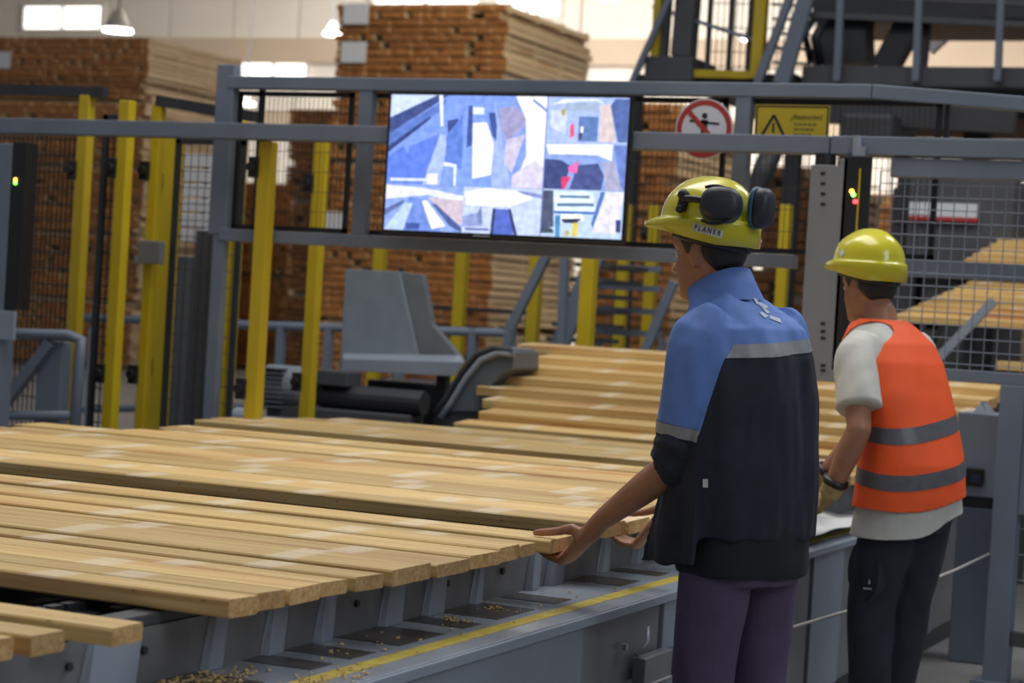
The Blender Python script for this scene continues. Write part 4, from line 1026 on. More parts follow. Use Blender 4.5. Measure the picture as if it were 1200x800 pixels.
def head_surface(nz=44, n=56):
    rg = []
    for i in range(nz+1):
        z = HZ[0]+(HZ[-1]-HZ[0])*(i/nz)
        yf, yb, w = (float(np.interp(z, HZ, a)) for a in (HF, HB, HW))
        yc = (yf+yb)/2; hl = (yf-yb)/2; ring = []
        for j in range(n):
            t = 2*pi*j/n; x = w*math.copysign(abs(math.cos(t))**.92, math.cos(t)); y = yc+hl*math.copysign(abs(math.sin(t))**.92, math.sin(t))
            if math.sin(t) > 0:
                g = lambda x0, sx, z0, sz: math.exp(-((x-x0)/sx)**2-((z-z0)/sz)**2)
                na = float(np.interp(z, [-.056, -.047, -.036, -.022, -.002, .014, .03], [0, .014, .030, .022, .010, .003, 0]))
                y += na*math.exp(-(x/(.0095+.009*max(0, min(1, (-.01-z)/.03))))**2)
                y += .007*g(0, .02, -.062, .006)+.006*g(0, .018, -.074, .006)-.004*g(0, .02, -.068, .003)-.004*g(0, .02, -.083, .006)+.006*g(0, .02, -.104, .012)
                y += .004*(g(.03, .02, .022, .008)+g(-.03, .02, .022, .008))
                y -= .010*(g(.032, .015, .002, .012)+g(-.032, .015, .002, .012))
                y += .004*(g(.042, .02, -.03, .02)+g(-.042, .02, -.03, .02))
            ring.append(Vector((x, y, z)))
        rg.append(ring)
    return rg
def hand(mb, wrist, kn, s, pn, curls, thumb, sc=1., spread=.0):
    wrist = Vector(wrist); kn = Vector(kn); d = (kn-wrist).normalized(); s = Vector(s); s = (s-d*s.dot(d)).normalized(); pn = Vector(pn); pn = (pn-d*pn.dot(d)-s*pn.dot(s)).normalized()
    L = (kn-wrist).length
    mb.tube([wrist-d*.02, wrist+d*L*.25, wrist+d*L*.7, kn+d*.004], [(.026*sc, .020*sc), (.033*sc, .019*sc), (.041*sc, .016*sc), (.040*sc, .012*sc)], 16, ref=pn)
    lens = [(.042, .027, .022), (.047, .030, .023), (.043, .028, .022), (.034, .022, .019)]
    for i in range(4):
        o = (-.030+.020*i)*sc; p = kn+s*o-d*.006; ang = spread*(i-1.5); dd = (d+s*ang).normalized(); pts = [p-d*.02, p]; rr = [.0105*sc, .0100*sc]
        c = curls[i] if isinstance(curls[0], (list, tuple)) else curls
        a = 0
        for q in range(3):
            a += c[q]; v = dd*math.cos(a)+pn*math.sin(a); p = p+v*lens[i][q]*sc; pts.append(p); rr.append((.0095, .0088, .0070)[q]*sc)
        mb.tube(pts, rr, 10); mb.ball(p, .0070*sc, n=8, m=6)
    t = [Vector(q) for q in thumb]
    mb.tube(lerp_pts([wrist+d*L*.2-s*.018*sc]+t, 8), [.0155*sc, .0155*sc, .015*sc, .014*sc, .0125*sc, .0115*sc, .0108*sc, .010*sc, .0082*sc], 10); mb.ball(t[-1], .0082*sc, n=8, m=6)

def make_helmet(root_parent, Hm, name_label, tilt=R(9), text=None):
    """hard hat in head coordinates; Hm maps head to person space"""
    T = Hm @ Matrix.Translation((0, -.004, .083)) @ Matrix.Scale(.95, 4) @ Matrix.Rotation(tilt, 4, 'X')
    n = 72; rg = []
    def ringat(fz, z, brim=0., drop=0.):
        r = []
        for j in range(n):
            t = 2*pi*j/n; sx, cy = math.sin(t), math.cos(t)
            x = .112*fz*sx; y = .134*fz*cy
            f = max(0, cy)**2.2
            y += brim*f*(1-.35*abs(sx)); zz = z-brim*.16*f
            if drop:
                b = (1-cy)/2; zz -= .010+(drop-.010)*min(1, b*1.25)**.9
            ridge = math.exp(-(x/.028)**2)*.011*max(0, min(1, (z-.02)/.05)) if not drop else 0
            r.append(T @ Vector((x, y, zz+ridge)))
        return r
    el = [88, 80, 70, 60, 50, 40, 30, 20, 10, 2]
    for e in el:
        t = R(e); rg.append(ringat(math.cos(t)**.86 if e < 88 else .05, .104*math.sin(t)**.94))
    rg.append(ringat(1.02, -.002)); rg.append(ringat(1.065, -.004, .012)); rg.append(ringat(1.075, -.010, .052)); rg.append(ringat(1.085, -.012, .050, .055))
    mb = MB(); mb.rings(rg, cap=False); mb.f.insert(0, tuple(range(n-1, -1, -1))); mb.m.insert(0, 0)
    o = mb.build('hard_hat', HAT, root_parent, smooth=True, local=True)
    me = o.data
    s = o.modifiers.new('t', 'SOLIDIFY'); s.thickness = .003; s.offset = -1
    me.update()
    m = MB(); 
    for j in (0,):
        m.tube([T @ Vector((0, y, .128-.9*(y/.134)**2*.05-(.02 if abs(y) > .08 else 0))) for y in (-.03, 0, .03)], .004, 6)
    # inner band and nape strap
    pts = []
    for j in range(21):
        t = R(60)+R(240)*j/20; x = .094*math.sin(t); y = .119*math.cos(t); z = -.034-.040*(1-math.cos(t))/2
        pts.append(T @ Vector((x, y-.004, z)))
    mb = MB(); mb.tube(pts, [(.004, .011)]*21, 8, ref=T.to_3x3() @ Vector((0, 0, 1))); hb = mb.build('head_band', BLACK, o, smooth=True, local=True)
    mb = MB(); c = T @ Vector((0, -.112, -.066)); d = T.to_3x3() @ Vector((0, -1, 0)); mb.tube([c, c+d*.02], [.017, .015], 14); mb.build('band_knob', CUP, o, local=True)
    return o, T
def bvh_of(vs, fs): return BVHTree.FromPolygons([tuple(v) for v in vs], fs)
class Person:
    def __init__(s, px, py, depth, rz, name_label):
        w = atD(px, py, depth); s.o = Vector((w[0], w[1], 0)); s.rz = rz
        s.root = thing('person', tuple(s.o), name_label, 'person', None, rz)
        s.M = Matrix.Translation(s.o) @ Matrix.Rotation(rz, 4, 'Z'); s.I = s.M.inverted()
    def loc(s, w): return s.I @ Vector(tuple(w))
    def px(s, x, y, D): return s.loc(atD(x, y, D))
    def hit(s, bvh, x, y):
        d = s.I.to_3x3() @ Vector(tuple(_ray(x, y))).normalized(); o = s.I @ Vector(tuple(_C))
        r = bvh.ray_cast(o, d)
        return r[0], r[1]
    def decal(s, bvh, quads, name, m, parent, off=.0025, **kw):
        """flat marks sewn or stuck on a surface: outlines given on the photo are laid onto that surface"""
        vs = []; fs = []
        for q in quads:
            h = [s.hit(bvh, *p) for p in q]
            if any(a[0] is None for a in h): continue
            o = len(vs); vs += [a[0]+a[1]*off for a in h]; fs.append(tuple(range(o, o+len(q))))
        if fs: return soup(vs, fs, name, m, parent, smooth=False, **kw)

def limb(mb, pts, rad, n=16, k=10, ref=(0, 1, 0)):
    P_ = lerp_pts(pts, k); t = np.linspace(0, len(pts)-1, k+1)
    ra = [tuple(np.interp(t[i], range(len(rad)), [(r if not isinstance(r, tuple) else r[q]) for r in rad]) for q in (0, 1)) for i in range(k+1)]
    mb.tube(P_, [(float(a), float(b)) for a, b in ra], n, ref=ref)

def build_person(p, torso, neck_top, Hm, arms, legs, skin, name_hands, shrink=.9):
    """arms: dict side -> (shoulder, elbow, wrist); one continuous skin"""
    mb = MB()
    mb.rings([oval(c, w*shrink, d*shrink) for c, w, d in torso])
    hd = [[Hm @ q for q in r] for r in head_surface()]
    mb.rings(hd)
    top = torso[-1][0]
    mb.tube(lerp_pts([Vector(top)-Vector((0, .01, .06)), Vector(top)+Vector((0, .0, .02)), Hm @ Vector((0, -.022, -.07)), Hm @ Vector((0, -.015, -.02))], 8), [.068, .064, .060, .058, .057, .057, .056, .054, .05], 20)
    for sx in (-1, 1):
        rot = (Hm.to_3x3() @ Matrix.Rotation(R(12), 3, 'X') @ Matrix.Rotation(sx*R(-18), 3, 'Z'))
        mb.ball(Hm @ Vector((sx*.075, -.008, -.006)), (.009, .019, .033), rot=rot)
        mb.ball(Hm @ Vector((sx*.076, -.004, -.03)), (.008, .010, .012), rot=rot)
        mb.ball(Hm @ Vector((sx*.080, -.018, .004)), (.007, .008, .026), rot=rot)
    for sd, (S, E, Wr) in arms.items():
        limb(mb, [S, Vector(S).lerp(Vector(E), .5), E], [.052, .047, .041])
        limb(mb, [E, Vector(E).lerp(Vector(Wr), .35), Vector(E).lerp(Vector(Wr), .75), Wr], [.041, .044, .034, .027])
        mb.ball(E, .041)
        name_hands[sd](mb)
    for sx, (hip, knee, ank) in legs.items():
        limb(mb, [hip, Vector(hip).lerp(Vector(knee), .5), knee], [.085, .072, .056]); limb(mb, [knee, Vector(knee).lerp(Vector(ank), .4), ank], [.055, .056, .036])
        mb.ball(knee, .055)
        mb.tube([Vector(ank)+Vector((0, -.03, -.05)), Vector(ank)+Vector((0, .06, -.06)), Vector(ank)+Vector((0, .15, -.07))], [.034, .034, .022], 10)
    vs, fs = remesh(mb, .0045, 4, .45)
    b = soup(vs, fs, 'body', skin, p.root)
    for sx in (-1, 1):
        e = MB(); e.ball(Hm @ Vector((sx*.031, .072, .002)), .0115); e.build('eye', EYEM, b, smooth=True, local=True)
        e = MB(); c = Hm @ Vector((sx*.031, .0825, .002)); e.ball(c, .0045); e.build('iris', HAIR, b, smooth=True, local=True)
    # hair: scalp part of the head lifted outwards
    hv = [q for r in hd for q in r]; n = len(hd[0]); hf = [(i*n+j, i*n+(j+1) % n, (i+1)*n+(j+1) % n, (i+1)*n+j) for i in range(len(hd)-1) for j in range(n)]
    raw = [q for r in head_surface() for q in r]
    val = [q.z-float(np.interp(q.y, [-.10, -.05, -.035, -.01, .01, .02, .04, .07, .09], [-.062, -.055, -.035, .008, .008, -.012, .03, .055, .06])) for q in raw]
    nn = normals(hv, hf); lift = [hv[i]+nn[i]*(.0075*max(0, min(1, .2+val[i]/.02))) for i in range(len(hv))]
    if (nn[20*n]).dot(hv[20*n]-hv[20*n+n//2]) < 0: lift = [hv[i]-nn[i]*(.0075*max(0, min(1, .2+val[i]/.02))) for i in range(len(hv))]
    v2, f2 = clip(lift, hf, val, 0, None)
    soup(v2, f2, 'hair', HAIR, p.root)
    return b
def folds(vs, fs, amp=.005, sx=8., sz=2.2, seed=0.):
    n = normals(vs, fs)
    return [v+n[i]*(amp*noise.noise((v.x*sx+seed, v.y*sx, v.z*sz))+amp*.5*noise.noise((v.x*sx*2.3, v.y*sx*2.3+seed, v.z*sz*2.6))) for i, v in enumerate(vs)]
def seg_dist(p, a, b):
    ab = b-a; t = max(0, min(1, (p-a).dot(ab)/ab.length_squared)); return (p-(a+ab*t)).length, t
def join(parts):
    V = []; F = []; MI = []
    for (vs, fs, mi) in parts:
        o = len(V); V += vs; F += [tuple(i+o for i in f) for f in fs]; MI += [mi]*len(fs)
    return V, F, MI
def weld_mi(parts, q=2e-5):
    d = {}; V = []; F = []; MI = []
    for vs, fs, mi in parts:
        mp = []
        for p in vs:
            k = (round(p[0]/q), round(p[1]/q), round(p[2]/q))
            if k not in d: d[k] = len(V); V.append(p)
            mp.append(d[k])
        for f in fs:
            g = [mp[i] for i in f]
            if len(set(g)) == len(g): F.append(tuple(g)); MI.append(mi)
    return V, F, MI
def trousers(p, legs, waist, m, rk=(.098, .088, .075, .070, .068), amp=.006, seed=0.):
    mb = MB(); mb.rings([oval(c, w, d) for c, w, d in waist])
    for sx, (hip, knee, ank) in legs.items():
        limb(mb, [Vector(hip)+Vector((0, 0, .02)), Vector(hip).lerp(Vector(knee), .5), knee, Vector(knee).lerp(Vector(ank), .5), Vector(ank)+Vector((0, 0, -.035))], list(rk), 20, 16)
    vs, fs = remesh(mb, .007, 8, .5); vs = folds(vs, fs, amp, 7, 3.5, seed)
    return soup(vs, fs, 'trousers', m, p.root), vs, fs
def boots(p, legs):
    for sx, (hip, knee, ank) in legs.items():
        a = Vector(ank); mb = MB()
        mb.rings([oval((a.x, a.y, z), w, d, n=20) for z, w, d in ((.20, .052, .058), (.12, .05, .06), (.07, .05, .065))])
        mb.rings([[Vector((a.x+math.cos(t)*.048*(1-.25*max(0, math.sin(t))*f), a.y+.055+math.sin(t)*.145*f, z)) for t in np.linspace(0, 2*pi, 24, endpoint=False)] for z, f in ((.012, 1.), (.045, 1.), (.075, .90), (.095, .62))])
        vs, fs = remesh(mb, .006, 3); b = soup(vs, fs, 'boot', BOOT, p.root)
        mb = MB(); mb.rings([[Vector((a.x+math.cos(t)*.051, a.y+.055+math.sin(t)*.15, z)) for t in np.linspace(0, 2*pi, 24, endpoint=False)] for z in (0.0, .02)]); mb.build('sole', BLACK, b, local=True)

# ---------------------------------------------------------------- worker in blue
p1 = Person(872, 650, 5.5, R(70), 'person in blue and black work jacket, yellow hard hat with ear muffs, gripping a board')
T1 = [((0, .0, .80), .185, .125), ((0, .0, .95), .18, .12), ((0, .015, 1.10), .17, .115), ((0, .025, 1.25), .175, .115), ((0, .04, 1.36), .165, .10), ((0, .075, 1.43), .115, .075), ((0, .125, 1.48), .072, .062)]
H1 = Matrix.Translation((-.012, .168, 1.597)) @ Matrix.Rotation(R(7), 4, 'Z') @ Matrix.Rotation(R(-7), 4, 'X') @ Matrix.Scale(1.06, 4)
L1 = {-1: ((-.095, .0, .90), (-.10, .03, .49), (-.105, -.01, .10)), 1: ((.095, -.005, .90), (.105, .015, .49), (.115, -.04, .10))}
Wl = p1.px(704, 610, 5.60); Sl = Vector((-.174, .045, 1.405)); El = p1.px(796, 541, 5.43)
kl = p1.loc((-2.148, 5.285, .746))
Wr_ = p1.loc((-2.04, 5.79, .872)); Sr = Vector((.180, .045, 1.405)); Er = ik(Sr, Wr_, .335, .28, (.6, -1, -.6)); kr = p1.loc((-2.145, 5.81, .742))
I3 = p1.I.to_3x3()
def left_hand(mb):
    hand(mb, Wl+(kl-Wl)*.36, kl, I3 @ Vector((0.1, 1, .05)), I3 @ Vector((-1, 0, .0)), [(.95, .25, .15)]*4,
         [p1.loc((-2.115, 5.235, .835)), p1.loc((-2.165, 5.235, .823)), p1.loc((-2.232, 5.245, .8125))], 1.1)
    mb.tube([Wl, Wl+(kl-Wl)*.4], [.027, .028], 12)
def right_hand(mb):
    hand(mb, Wr_+(kr-Wr_)*.1, kr, I3 @ Vector((0, -1, 0)), I3 @ Vector((-1, 0, -.1)), [(.95, .3, .2)]*4, [p1.loc((-2.10, 5.86, .85)), p1.loc((-2.15, 5.875, .835)), p1.loc((-2.20, 5.87, .825))])
b1 = build_person(p1, T1, None, H1, {-1: (Sl, El, Wl), 1: (Sr, Er, Wr_)}, L1, SKIN1, {-1: left_hand, 1: right_hand})
tr1, tv1, tf1 = trousers(p1, L1, [((0, 0, .74), .165, .12), ((0, 0, .86), .185, .13), ((0, 0, .98), .175, .12)], LILAC, (.098, .092, .083, .080, .080), .006, 3.)
boots(p1, L1)
# jacket
J1 = [((0, .02, .862), .220, .164), ((0, .02, .94), .220, .162), ((0, .02, 1.06), .219, .160), ((0, .025, 1.22), .213, .153), ((0, .03, 1.33), .206, .144), ((0, .042, 1.405), .190, .128), ((0, .072, 1.45), .146, .100), ((0, .110, 1.485), .098, .080), ((0, .135, 1.505), .078, .068)]
mb = MB(); mb.rings([oval(c, w, d) for c, w, d in J1])
fl = [(-.20, .12, 1.15), (-.10, .17, 1.15), (-.09, .19, 1.15), (-.21, .14, 1.15)]
mb.hexa([(-.222, -.02, .79), (-.115, .232, .765), (-.125, .252, .765), (-.242, -.015, .79), (-.20, .0, 1.15), (-.10, .15, 1.15), (-.11, .17, 1.15), (-.22, .0, 1.15)])
for S, E, Wx, sx in ((Sl, El, Wl, -1), (Sr, Er, Wr_, 1)):
    ax = (E-S).normalized(); fx = (Wx-E).normalized()
    limb(mb, [S+Vector((-sx*.05, -.0, .012)), S+ax*.05, S+ax*.16, S+ax*.27, S+ax*.325], [(.068, .068), (.078, .080), (.076, .080), (.072, .078), (.062, .066)], 20, 14)
jv, jf = remesh(mb, .0065, 7, .5)
# rolled cuff built with the same skin as the sleeve
jv = folds(jv, jf, .015, 11, 2.2, 1.3)
def armval(v, S, E):
    d, t = seg_dist(v, S+(E-S)*-.02, E+(E-S)*.1); return .098-d
axl = (El-Sl).normalized(); axr = (Er-Sr).normalized()
va = [max(armval(v, Sl, El) if v.x < -.1 else -1, armval(v, Sr, Er) if v.x > .1 else -1) for v in jv]
va = [a if abs(v.x) > .135+.25*max(0, v.z-1.36) else min(a, (abs(v.x)-.135-.25*max(0, v.z-1.36))) for a, v in zip(va, jv)]
armV, armF = clip(jv, jf, va, 0, None); rstV, rstF = clip(jv, jf, va, None, 0)
def yoke(v): return v.z-(1.372+.09*v.x)
def along(v): return (v-Sl).dot(axl) if v.x < 0 else (v-Sr).dot(axr)
parts = []; stripes = []
yv = [yoke(v) for v in rstV]
parts.append((*clip(rstV, rstF, yv, 0, None), 0)); parts.append((*clip(rstV, rstF, yv, None, 0), 1)); 
av = [along(v) for v in armV]
parts.append((*clip(armV, armF, av, None, .262), 0)); parts.append((*clip(armV, armF, av, .262, None), 1))
V, F, MI = weld_mi(parts)
jk = soup(V, F, 'jacket', [BLUE, NAVY], p1.root, MI)
n = normals(rstV, rstF); lift = [v+n[i]*.0018 for i, v in enumerate(rstV)]
sv, sf_ = clip(lift, rstF, yv, -.032, .002); soup(sv, sf_, 'reflective_stripe', REFL, jk)
n = normals(armV, armF); lift = [v+n[i]*.0018 for i, v in enumerate(armV)]
for sgn in (-1, 1):
    w, f = clip(lift, armF, av, .262, .292); f = [q for q in f if w[q[0]].x*sgn > 0]
    if f: w, f = weld([w[i] for q in f for i in q], [tuple(range(k, k+len(q))) for k, q in zip(np.cumsum([0]+[len(q) for q in f[:-1]]).tolist(), f)]); soup(w, f, 'reflective_stripe', REFL, jk)
# rolled cuffs
for S, E, Wx in ((Sl, El, Wl), (Sr, Er, Wr_)):
    ax = (E-S).normalized(); fx = (Wx-E).normalized(); m = MB()
    limb(m, [S+ax*.285, S+ax*.32, E+fx*.015, E+fx*.045], [(.066, .068), (.074, .076), (.070, .072), (.052, .054)], 20, 10)
    m.tube([S+ax*.30, S+ax*.315, S+ax*.33], [.068, .078, .070], 20); m.tube([E-ax*.015+fx*.0, E+fx*.015], [.072, .074], 20)
    cv, cf = remesh(m, .006, 4); cv = folds(cv, cf, .010, 12, 12, 5.); soup(cv, cf, 'rolled_cuff', NAVY, jk)
# collar
m = MB(); m.rings([oval((0, .108, 1.468), .106, .090, n=32, tilt=-.1), oval((0, .124, 1.495), .092, .082, n=32, tilt=-.3), oval((0, .142, 1.522), .080, .080, n=32, tilt=-.5), oval((0, .142, 1.520), .073, .073, n=32, tilt=-.5), oval((0, .128, 1.48), .080, .072, n=32, tilt=-.3)], cap=False)
m.build('collar', BLUE, jk, smooth=True, local=True)
# inner shirt hem
m = MB(); m.rings([oval((0, .005, z), w, d, n=40) for z, w, d in ((.762, .192, .142), (.80, .196, .146), (.88, .195, .145), (.96, .185, .14))]); vs, fs = remesh(m, .007, 4); vs = folds(vs, fs, .006, 8, 3, 9.); soup(vs, fs, 'shirt', NAVY_IN, p1.root)
jb = bvh_of(V, F)
WM = mat('print_white', (.50, .56, .68), .6)
p1.decal(jb, [[(x+6, y+5) for x, y in q] for q in ([(872, 338), (876, 340), (884, 352), (880, 352)], [(880, 350), (885, 350), (893, 354), (891, 358), (884, 354)], [(886, 356), (890, 356), (896, 362), (892, 363)], [(884, 361), (889, 362), (894, 366), (890, 368), (885, 364)], [(895, 365), (908, 369), (909, 374), (896, 369)], [(889, 352), (893, 354), (894, 357), (890, 356)])], 'back_emblem', WM, jk)
p1.decal(jb, [[(824, 561), (830, 561), (830, 571), (824, 571)]], 'sewn_label', mat('label_white', (.6, .6, .6), .6), jk)
# helmet
hat1, HT1 = make_helmet(p1.root, H1, '')
hvs = [v.co.copy() for v in hat1.data.vertices]; hfs = [tuple(q.vertices) for q in hat1.data.polygons]; hb1 = bvh_of(hvs, hfs)
h3 = HT1.to_3x3()
def hp(x, y, z): return HT1 @ Vector((x, y, z))
m = MB(); m.hexa([hp(-.124, .004, .012), hp(-.108, .004, .012), hp(-.108, .030, .012), hp(-.124, .030, .012), hp(-.118, .0, .052), hp(-.098, .0, .056), hp(-.098, .026, .056), hp(-.118, .026, .052)]); m.ball(hp(-.115, .014, .056), .016); m.tube([hp(-.118, .016, .016), hp(-.130, .016, .02)], .011, 12)
mount = m.build('muff_mount', BLACK, hat1, local=True, bevel=.003)
m = MB(); m.tube(lerp_pts([hp(-.122, .010, .046), hp(-.131, -.03, .046), hp(-.128, -.055, .044)], 6), [(.010, .010)]*7, 10); m.build('muff_arm', BLACK, hat1, smooth=True, local=True)
def loop(c, ax, up, ra, rb, r, n=20, a0=0, a1=360):
    ax = ax.normalized(); up = (up-ax*up.dot(ax)).normalized(); sd = ax.cross(up)
    return [c+sd*(ra*math.cos(R(a0+(a1-a0)*k/n)))+up*(rb*math.sin(R(a0+(a1-a0)*k/n))) for k in range(n+1)]
def cup(c, ax, up, ra, rb, th):
    ax = ax.normalized(); up = (up-ax*up.dot(ax)).normalized(); sd = ax.cross(up)
    def rg(t, f): return [c+ax*t+sd*(ra*f*math.copysign(abs(math.cos(a))**.8, math.cos(a)))+up*(rb*f*math.copysign(abs(math.sin(a))**.8, math.sin(a))) for a in np.linspace(0, 2*pi, 28, endpoint=False)]
    m = MB(); m.rings([rg(0, .96), rg(th*.3, 1.0), rg(th*.65, .97), rg(th*.88, .82), rg(th, .55)]); k = m.build('ear_muff', CUP, hat1, smooth=True, local=True)
    m = MB(); m.rings([rg(-.012, .92), rg(-.006, 1.03), rg(.002, 1.03), rg(.004, .9)]); m.build('muff_cushion', TEAL, k, smooth=True, local=True)
    return k
upv = h3 @ Vector((0, 0, 1))
cup(hp(-.090, -.088, .036), h3 @ Vector((-.95, -.55, .12)), upv, .055, .046, .058)
cup(hp(-.012, -.150, .038), h3 @ Vector((.05, -1, .0)), upv, .038, .054, .042)
m = MB(); c = hp(-.128, -.090, .035); m.tube(loop(c, h3 @ Vector((-.95, -.35, .1)), upv, .058, .050, 0, 14, 60, 300), .004, 8); m.build('wire_fork', BLACK, hat1, smooth=True, local=True)
m = MB(); m.tube(lerp_pts([hp(.118, .012, .046), hp(.13, -.05, .055), hp(.09, -.13, .05), hp(.03, -.18, .04)], 10), .005, 8); m.build('muff_arm', BLACK, hat1, smooth=True, local=True)
# name strip: white tape with black capitals, laid on the skirt of the hat
def on_hat(px, py, off):
    a, nrm = p1.hit(hb1, px, py); return (a+nrm*off) if a is not None else None
o0, n0 = p1.hit(hb1, 829, 270)
if o0 is not None:
    u1, _n = p1.hit(hb1, 846, 274.5)
    ud = (u1-o0).normalized(); nn = n0.normalized()
    dcam = (p1.I @ Vector(tuple(_C))-o0).normalized()
    if nn.dot(dcam) < 0: nn = -nn
    vd = nn.cross(ud).normalized()
    def lay(pts2, off, lift=.0):
        out = []
        for x, y in pts2:
            q = o0+ud*x+vd*y+nn*.03; r = hb1.ray_cast(q, -nn, .08)
            b = r[0] if r[0] is not None else o0+ud*x+vd*y
            out.append(b+nn*off)
        return out
    L_, Hh = .041, .0105
    g = [(-L_+2*L_*i/12, -Hh+2*Hh*j/2) for i in range(13) for j in range(3)]
    soup(lay(g, .0012), [(i*3+j, (i+1)*3+j, (i+1)*3+j+1, i*3+j+1) for i in range(12) for j in range(2)], 'name_tape', mat('tape_white', (.62, .62, .56), .5), hat1)
    vs, fs = text_mesh('P L A N E R', .0195, 0, .0003)
    w_ = max(v.x for v in vs)-min(v.x for v in vs)
    soup(lay([(v.x*.072/w_, v.y) for v in vs], .0022), fs, 'name_letters', SBLK, hat1, smooth=False)

# ---------------------------------------------------------------- worker in orange
p2 = Person(1060, 640, 7.2, R(60), 'person in orange reflective vest over white tee, plain yellow hard hat and work gloves')
T2 = [((0, -.03, .80), .165, .12), ((0, -.02, .95), .155, .112), ((0, .015, 1.08), .15, .108), ((-.005, .055, 1.20), .155, .105), ((-.01, .10, 1.32), .16, .10), ((-.015, .135, 1.40), .125, .085), ((-.02, .165, 1.45), .075, .066)]
H2 = Matrix.Translation((-.02, .225, 1.568)) @ Matrix.Rotation(R(0), 4, 'Z') @ Matrix.Rotation(R(-8), 4, 'X') @ Matrix.Scale(1.06, 4)
L2 = {-1: ((-.085, -.02, .85), (-.10, .04, .48), (-.10, .02, .10)), 1: ((.082, -.02, .85), (.065, .03, .48), (.025, .04, .10))}
Sl2 = Vector((-.178, .115, 1.355)); Wl2 = p2.px(973, 577, 7.12); El2 = ik(Sl2, Wl2, .31, .25, (-.35, -1, -.3)); kl2 = p2.px(963, 594, 7.22)
Sr2 = Vector((.168, .125, 1.355)); Wr2 = p2.loc((-2.05, 7.42, .86)); Er2 = ik(Sr2, Wr2, .31, .26, (.5, -1, -.6)); kr2 = Wr2+(p2.I.to_3x3() @ Vector((-.07, 0, -.05)))
J3 = p2.I.to_3x3()
def lh2(mb): hand(mb, Wl2, Wl2+(kl2-Wl2).normalized()*.08, J3 @ Vector((.2, -1, 0)), J3 @ Vector((-.6, 0, -.8)), [(.5, .7, .5)]*4, [kl2+J3 @ Vector((.0, -.03, .02)), kl2+J3 @ Vector((-.03, -.03, .0)), kl2+J3 @ Vector((-.05, -.025, -.015))], .95)
def rh2(mb): hand(mb, Wr2, kr2, J3 @ Vector((0, -1, 0)), J3 @ Vector((-.6, 0, -.8)), [(.5, .7, .5)]*4, [kr2+J3 @ Vector((0, .03, .02)), kr2+J3 @ Vector((-.03, .03, .0)), kr2+J3 @ Vector((-.05, .025, -.015))], .95)
b2 = build_person(p2, T2, None, H2, {-1: (Sl2, El2, Wl2), 1: (Sr2, Er2, Wr2)}, L2, SKIN2, {-1: lh2, 1: rh2})
for (Wx, K, s) in ((Wl2, kl2, .2), (Wr2, kr2, 0)):
    m = MB(); E_ = El2 if Wx is Wl2 else Er2; ax = (Wx-E_).normalized()
    d = (K-Wx).normalized()
    hand(m, Wx+d*.0, Wx+d*.085, J3 @ Vector((s, -1, 0)), J3 @ Vector((-.6, 0, -.8)), [(.5, .7, .5)]*4, [K+J3 @ Vector((.0, -.035 if s else .035, .02)), K+J3 @ Vector((-.03, -.035 if s else .035, .0)), K+J3 @ Vector((-.055, -.03 if s else .03, -.015))], 1.25)
    m.tube([Wx-ax*.05, Wx-ax*.02, Wx+ax*.01], [.043, .040, .036], 16)
    vs, fs = remesh(m, .005, 3); vs = folds(vs, fs, .003, 25, 25, 2.); g = soup(vs, fs, 'glove', GLOVE, p2.root)
    m = MB(); m.tube([Wx-ax*.056, Wx-ax*.045, Wx-ax*.035], [.044, .0465, .044], 18); m.build('glove_cuff', BLACK, g, smooth=True, local=True)
tr2, tv2, tf2 = trousers(p2, L2, [((0, -.02, .74), .145, .105), ((0, -.025, .83), .168, .120), ((0, -.02, .90), .150, .105)], INDIGO, (.096, .094, .082, .074, .070), .009, 7.)
boots(p2, L2)
tb = bvh_of(tv2, tf2)
m = MB(); c = Vector((-.168, .02, .60))
m.rings([[Vector((c.x+dx, c.y+.075*math.cos(t), c.z+.11*math.sin(t))) for t in np.linspace(0, 2*pi, 20, endpoint=False)] for dx in (.06, .0, -.006)]); m.build('cargo_pocket', INDIGO, tr2, smooth=True, local=True, bevel=.006)
p2.decal(tb, [[(1013, 687), (1024, 688), (1025, 690), (1013, 689)], [(1018, 683), (1021, 683), (1020, 676)]], 'pocket_mark', mat('mark_grey', (.35, .37, .42), .6), tr2, off=.012)
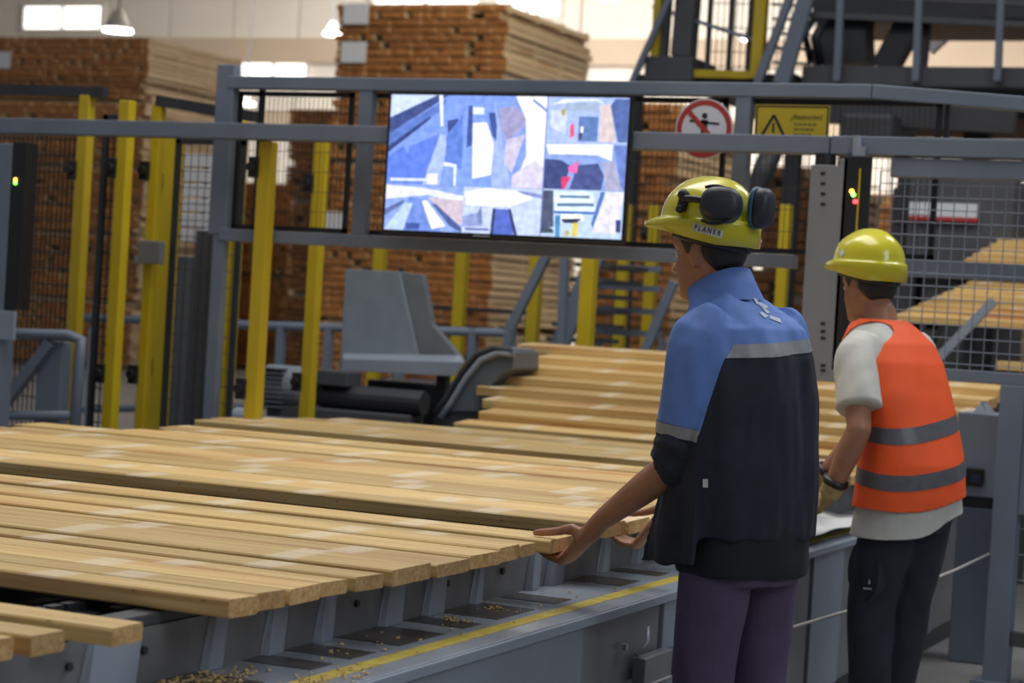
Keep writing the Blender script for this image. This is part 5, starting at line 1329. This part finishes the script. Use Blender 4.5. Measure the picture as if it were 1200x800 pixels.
# white tee with short sleeves
K2 = [((0, -.01, .69), .203, .156), ((0, -.012, .775), .197, .150), ((0, -.015, .86), .190, .144), ((0, -.01, .97), .182, .135), ((0, .02, 1.08), .178, .128), ((-.005, .06, 1.20), .182, .126), ((-.01, .10, 1.31), .182, .122), ((-.013, .125, 1.375), .165, .108), ((-.017, .15, 1.425), .115, .085), ((-.02, .165, 1.455), .076, .068)]
mb = MB(); mb.rings([oval(c, w*.985, d*.985) for c, w, d in K2])
for S, E in ((Sl2, El2), (Sr2, Er2)):
    ax = (E-S).normalized(); ins = Vector((.05 if S.x < 0 else -.05, 0, .008))
    limb(mb, [S+ins, S+ax*.04, S+ax*.13, S+ax*.235], [(.062, .062), (.070, .074), (.071, .078), (.073, .082)], 22, 12)
vs, fs = remesh(mb, .0065, 6, .5); vs = folds(vs, fs, .010, 10, 3.5, 4.)
vs, fs = clip(vs, fs, [v.z-(.768+.30*v.x+.008*math.sin(v.x*20)) for v in vs], 0, None)
tee = soup(vs, fs, 'tee_shirt', TEE, p2.root, solid=.002)
# vest: sleeveless shell over the tee
mb = MB(); mb.rings([oval(c, w*1.045+.004, d*1.05+.004, n=40) for c, w, d in K2])
vs, fs = remesh(mb, .0065, 4, .5); vs = folds(vs, fs, .005, 7, 4, 2.)
def hole(v):
    r = 1e9
    for S, E in ((Sl2, El2), (Sr2, Er2)):
        d = v-(S+Vector((0, -.005, -.035))); r = min(r, math.sqrt((d.y/.088)**2+(d.z/.125)**2)-1 if v.x*S.x > 0 and abs(v.x) > .06 else 9)
    return r
vs, fs = clip(vs, fs, [hole(v) for v in vs], 0, None)
vs, fs = clip(vs, fs, [v.z-(.842+.12*v.x+.010*math.sin(v.x*14)) for v in vs], 0, None)
vs, fs = clip(vs, fs, [(1.452+.10*min(0, .165-v.y)*4)-v.z for v in vs], 0, None)
vest = soup(vs, fs, 'vest', ORANGE, p2.root, solid=.003)
n = normals(vs, fs); lift = [v+n[i]*.0045 for i, v in enumerate(vs)]
for z in (.925, 1.075):
    sv, sf_ = clip(lift, fs, [v.z-.19*v.x-.10*v.y for v in vs], z, z+.052); soup(sv, sf_, 'reflective_stripe', REFL2, vest)
hat2, HT2 = make_helmet(p2.root, H2, '')
m = MB()
for y in (-.06, .0, .05): pass
b_ = bvh_of([v.co.copy() for v in hat2.data.vertices], [tuple(q.vertices) for q in hat2.data.polygons])
p2.decal(b_, [[(984, 296), (988, 291), (990, 296), (987, 301)]], 'front_sticker', mat('sticker_white', (.65, .66, .68), .4), hat2, off=.002)
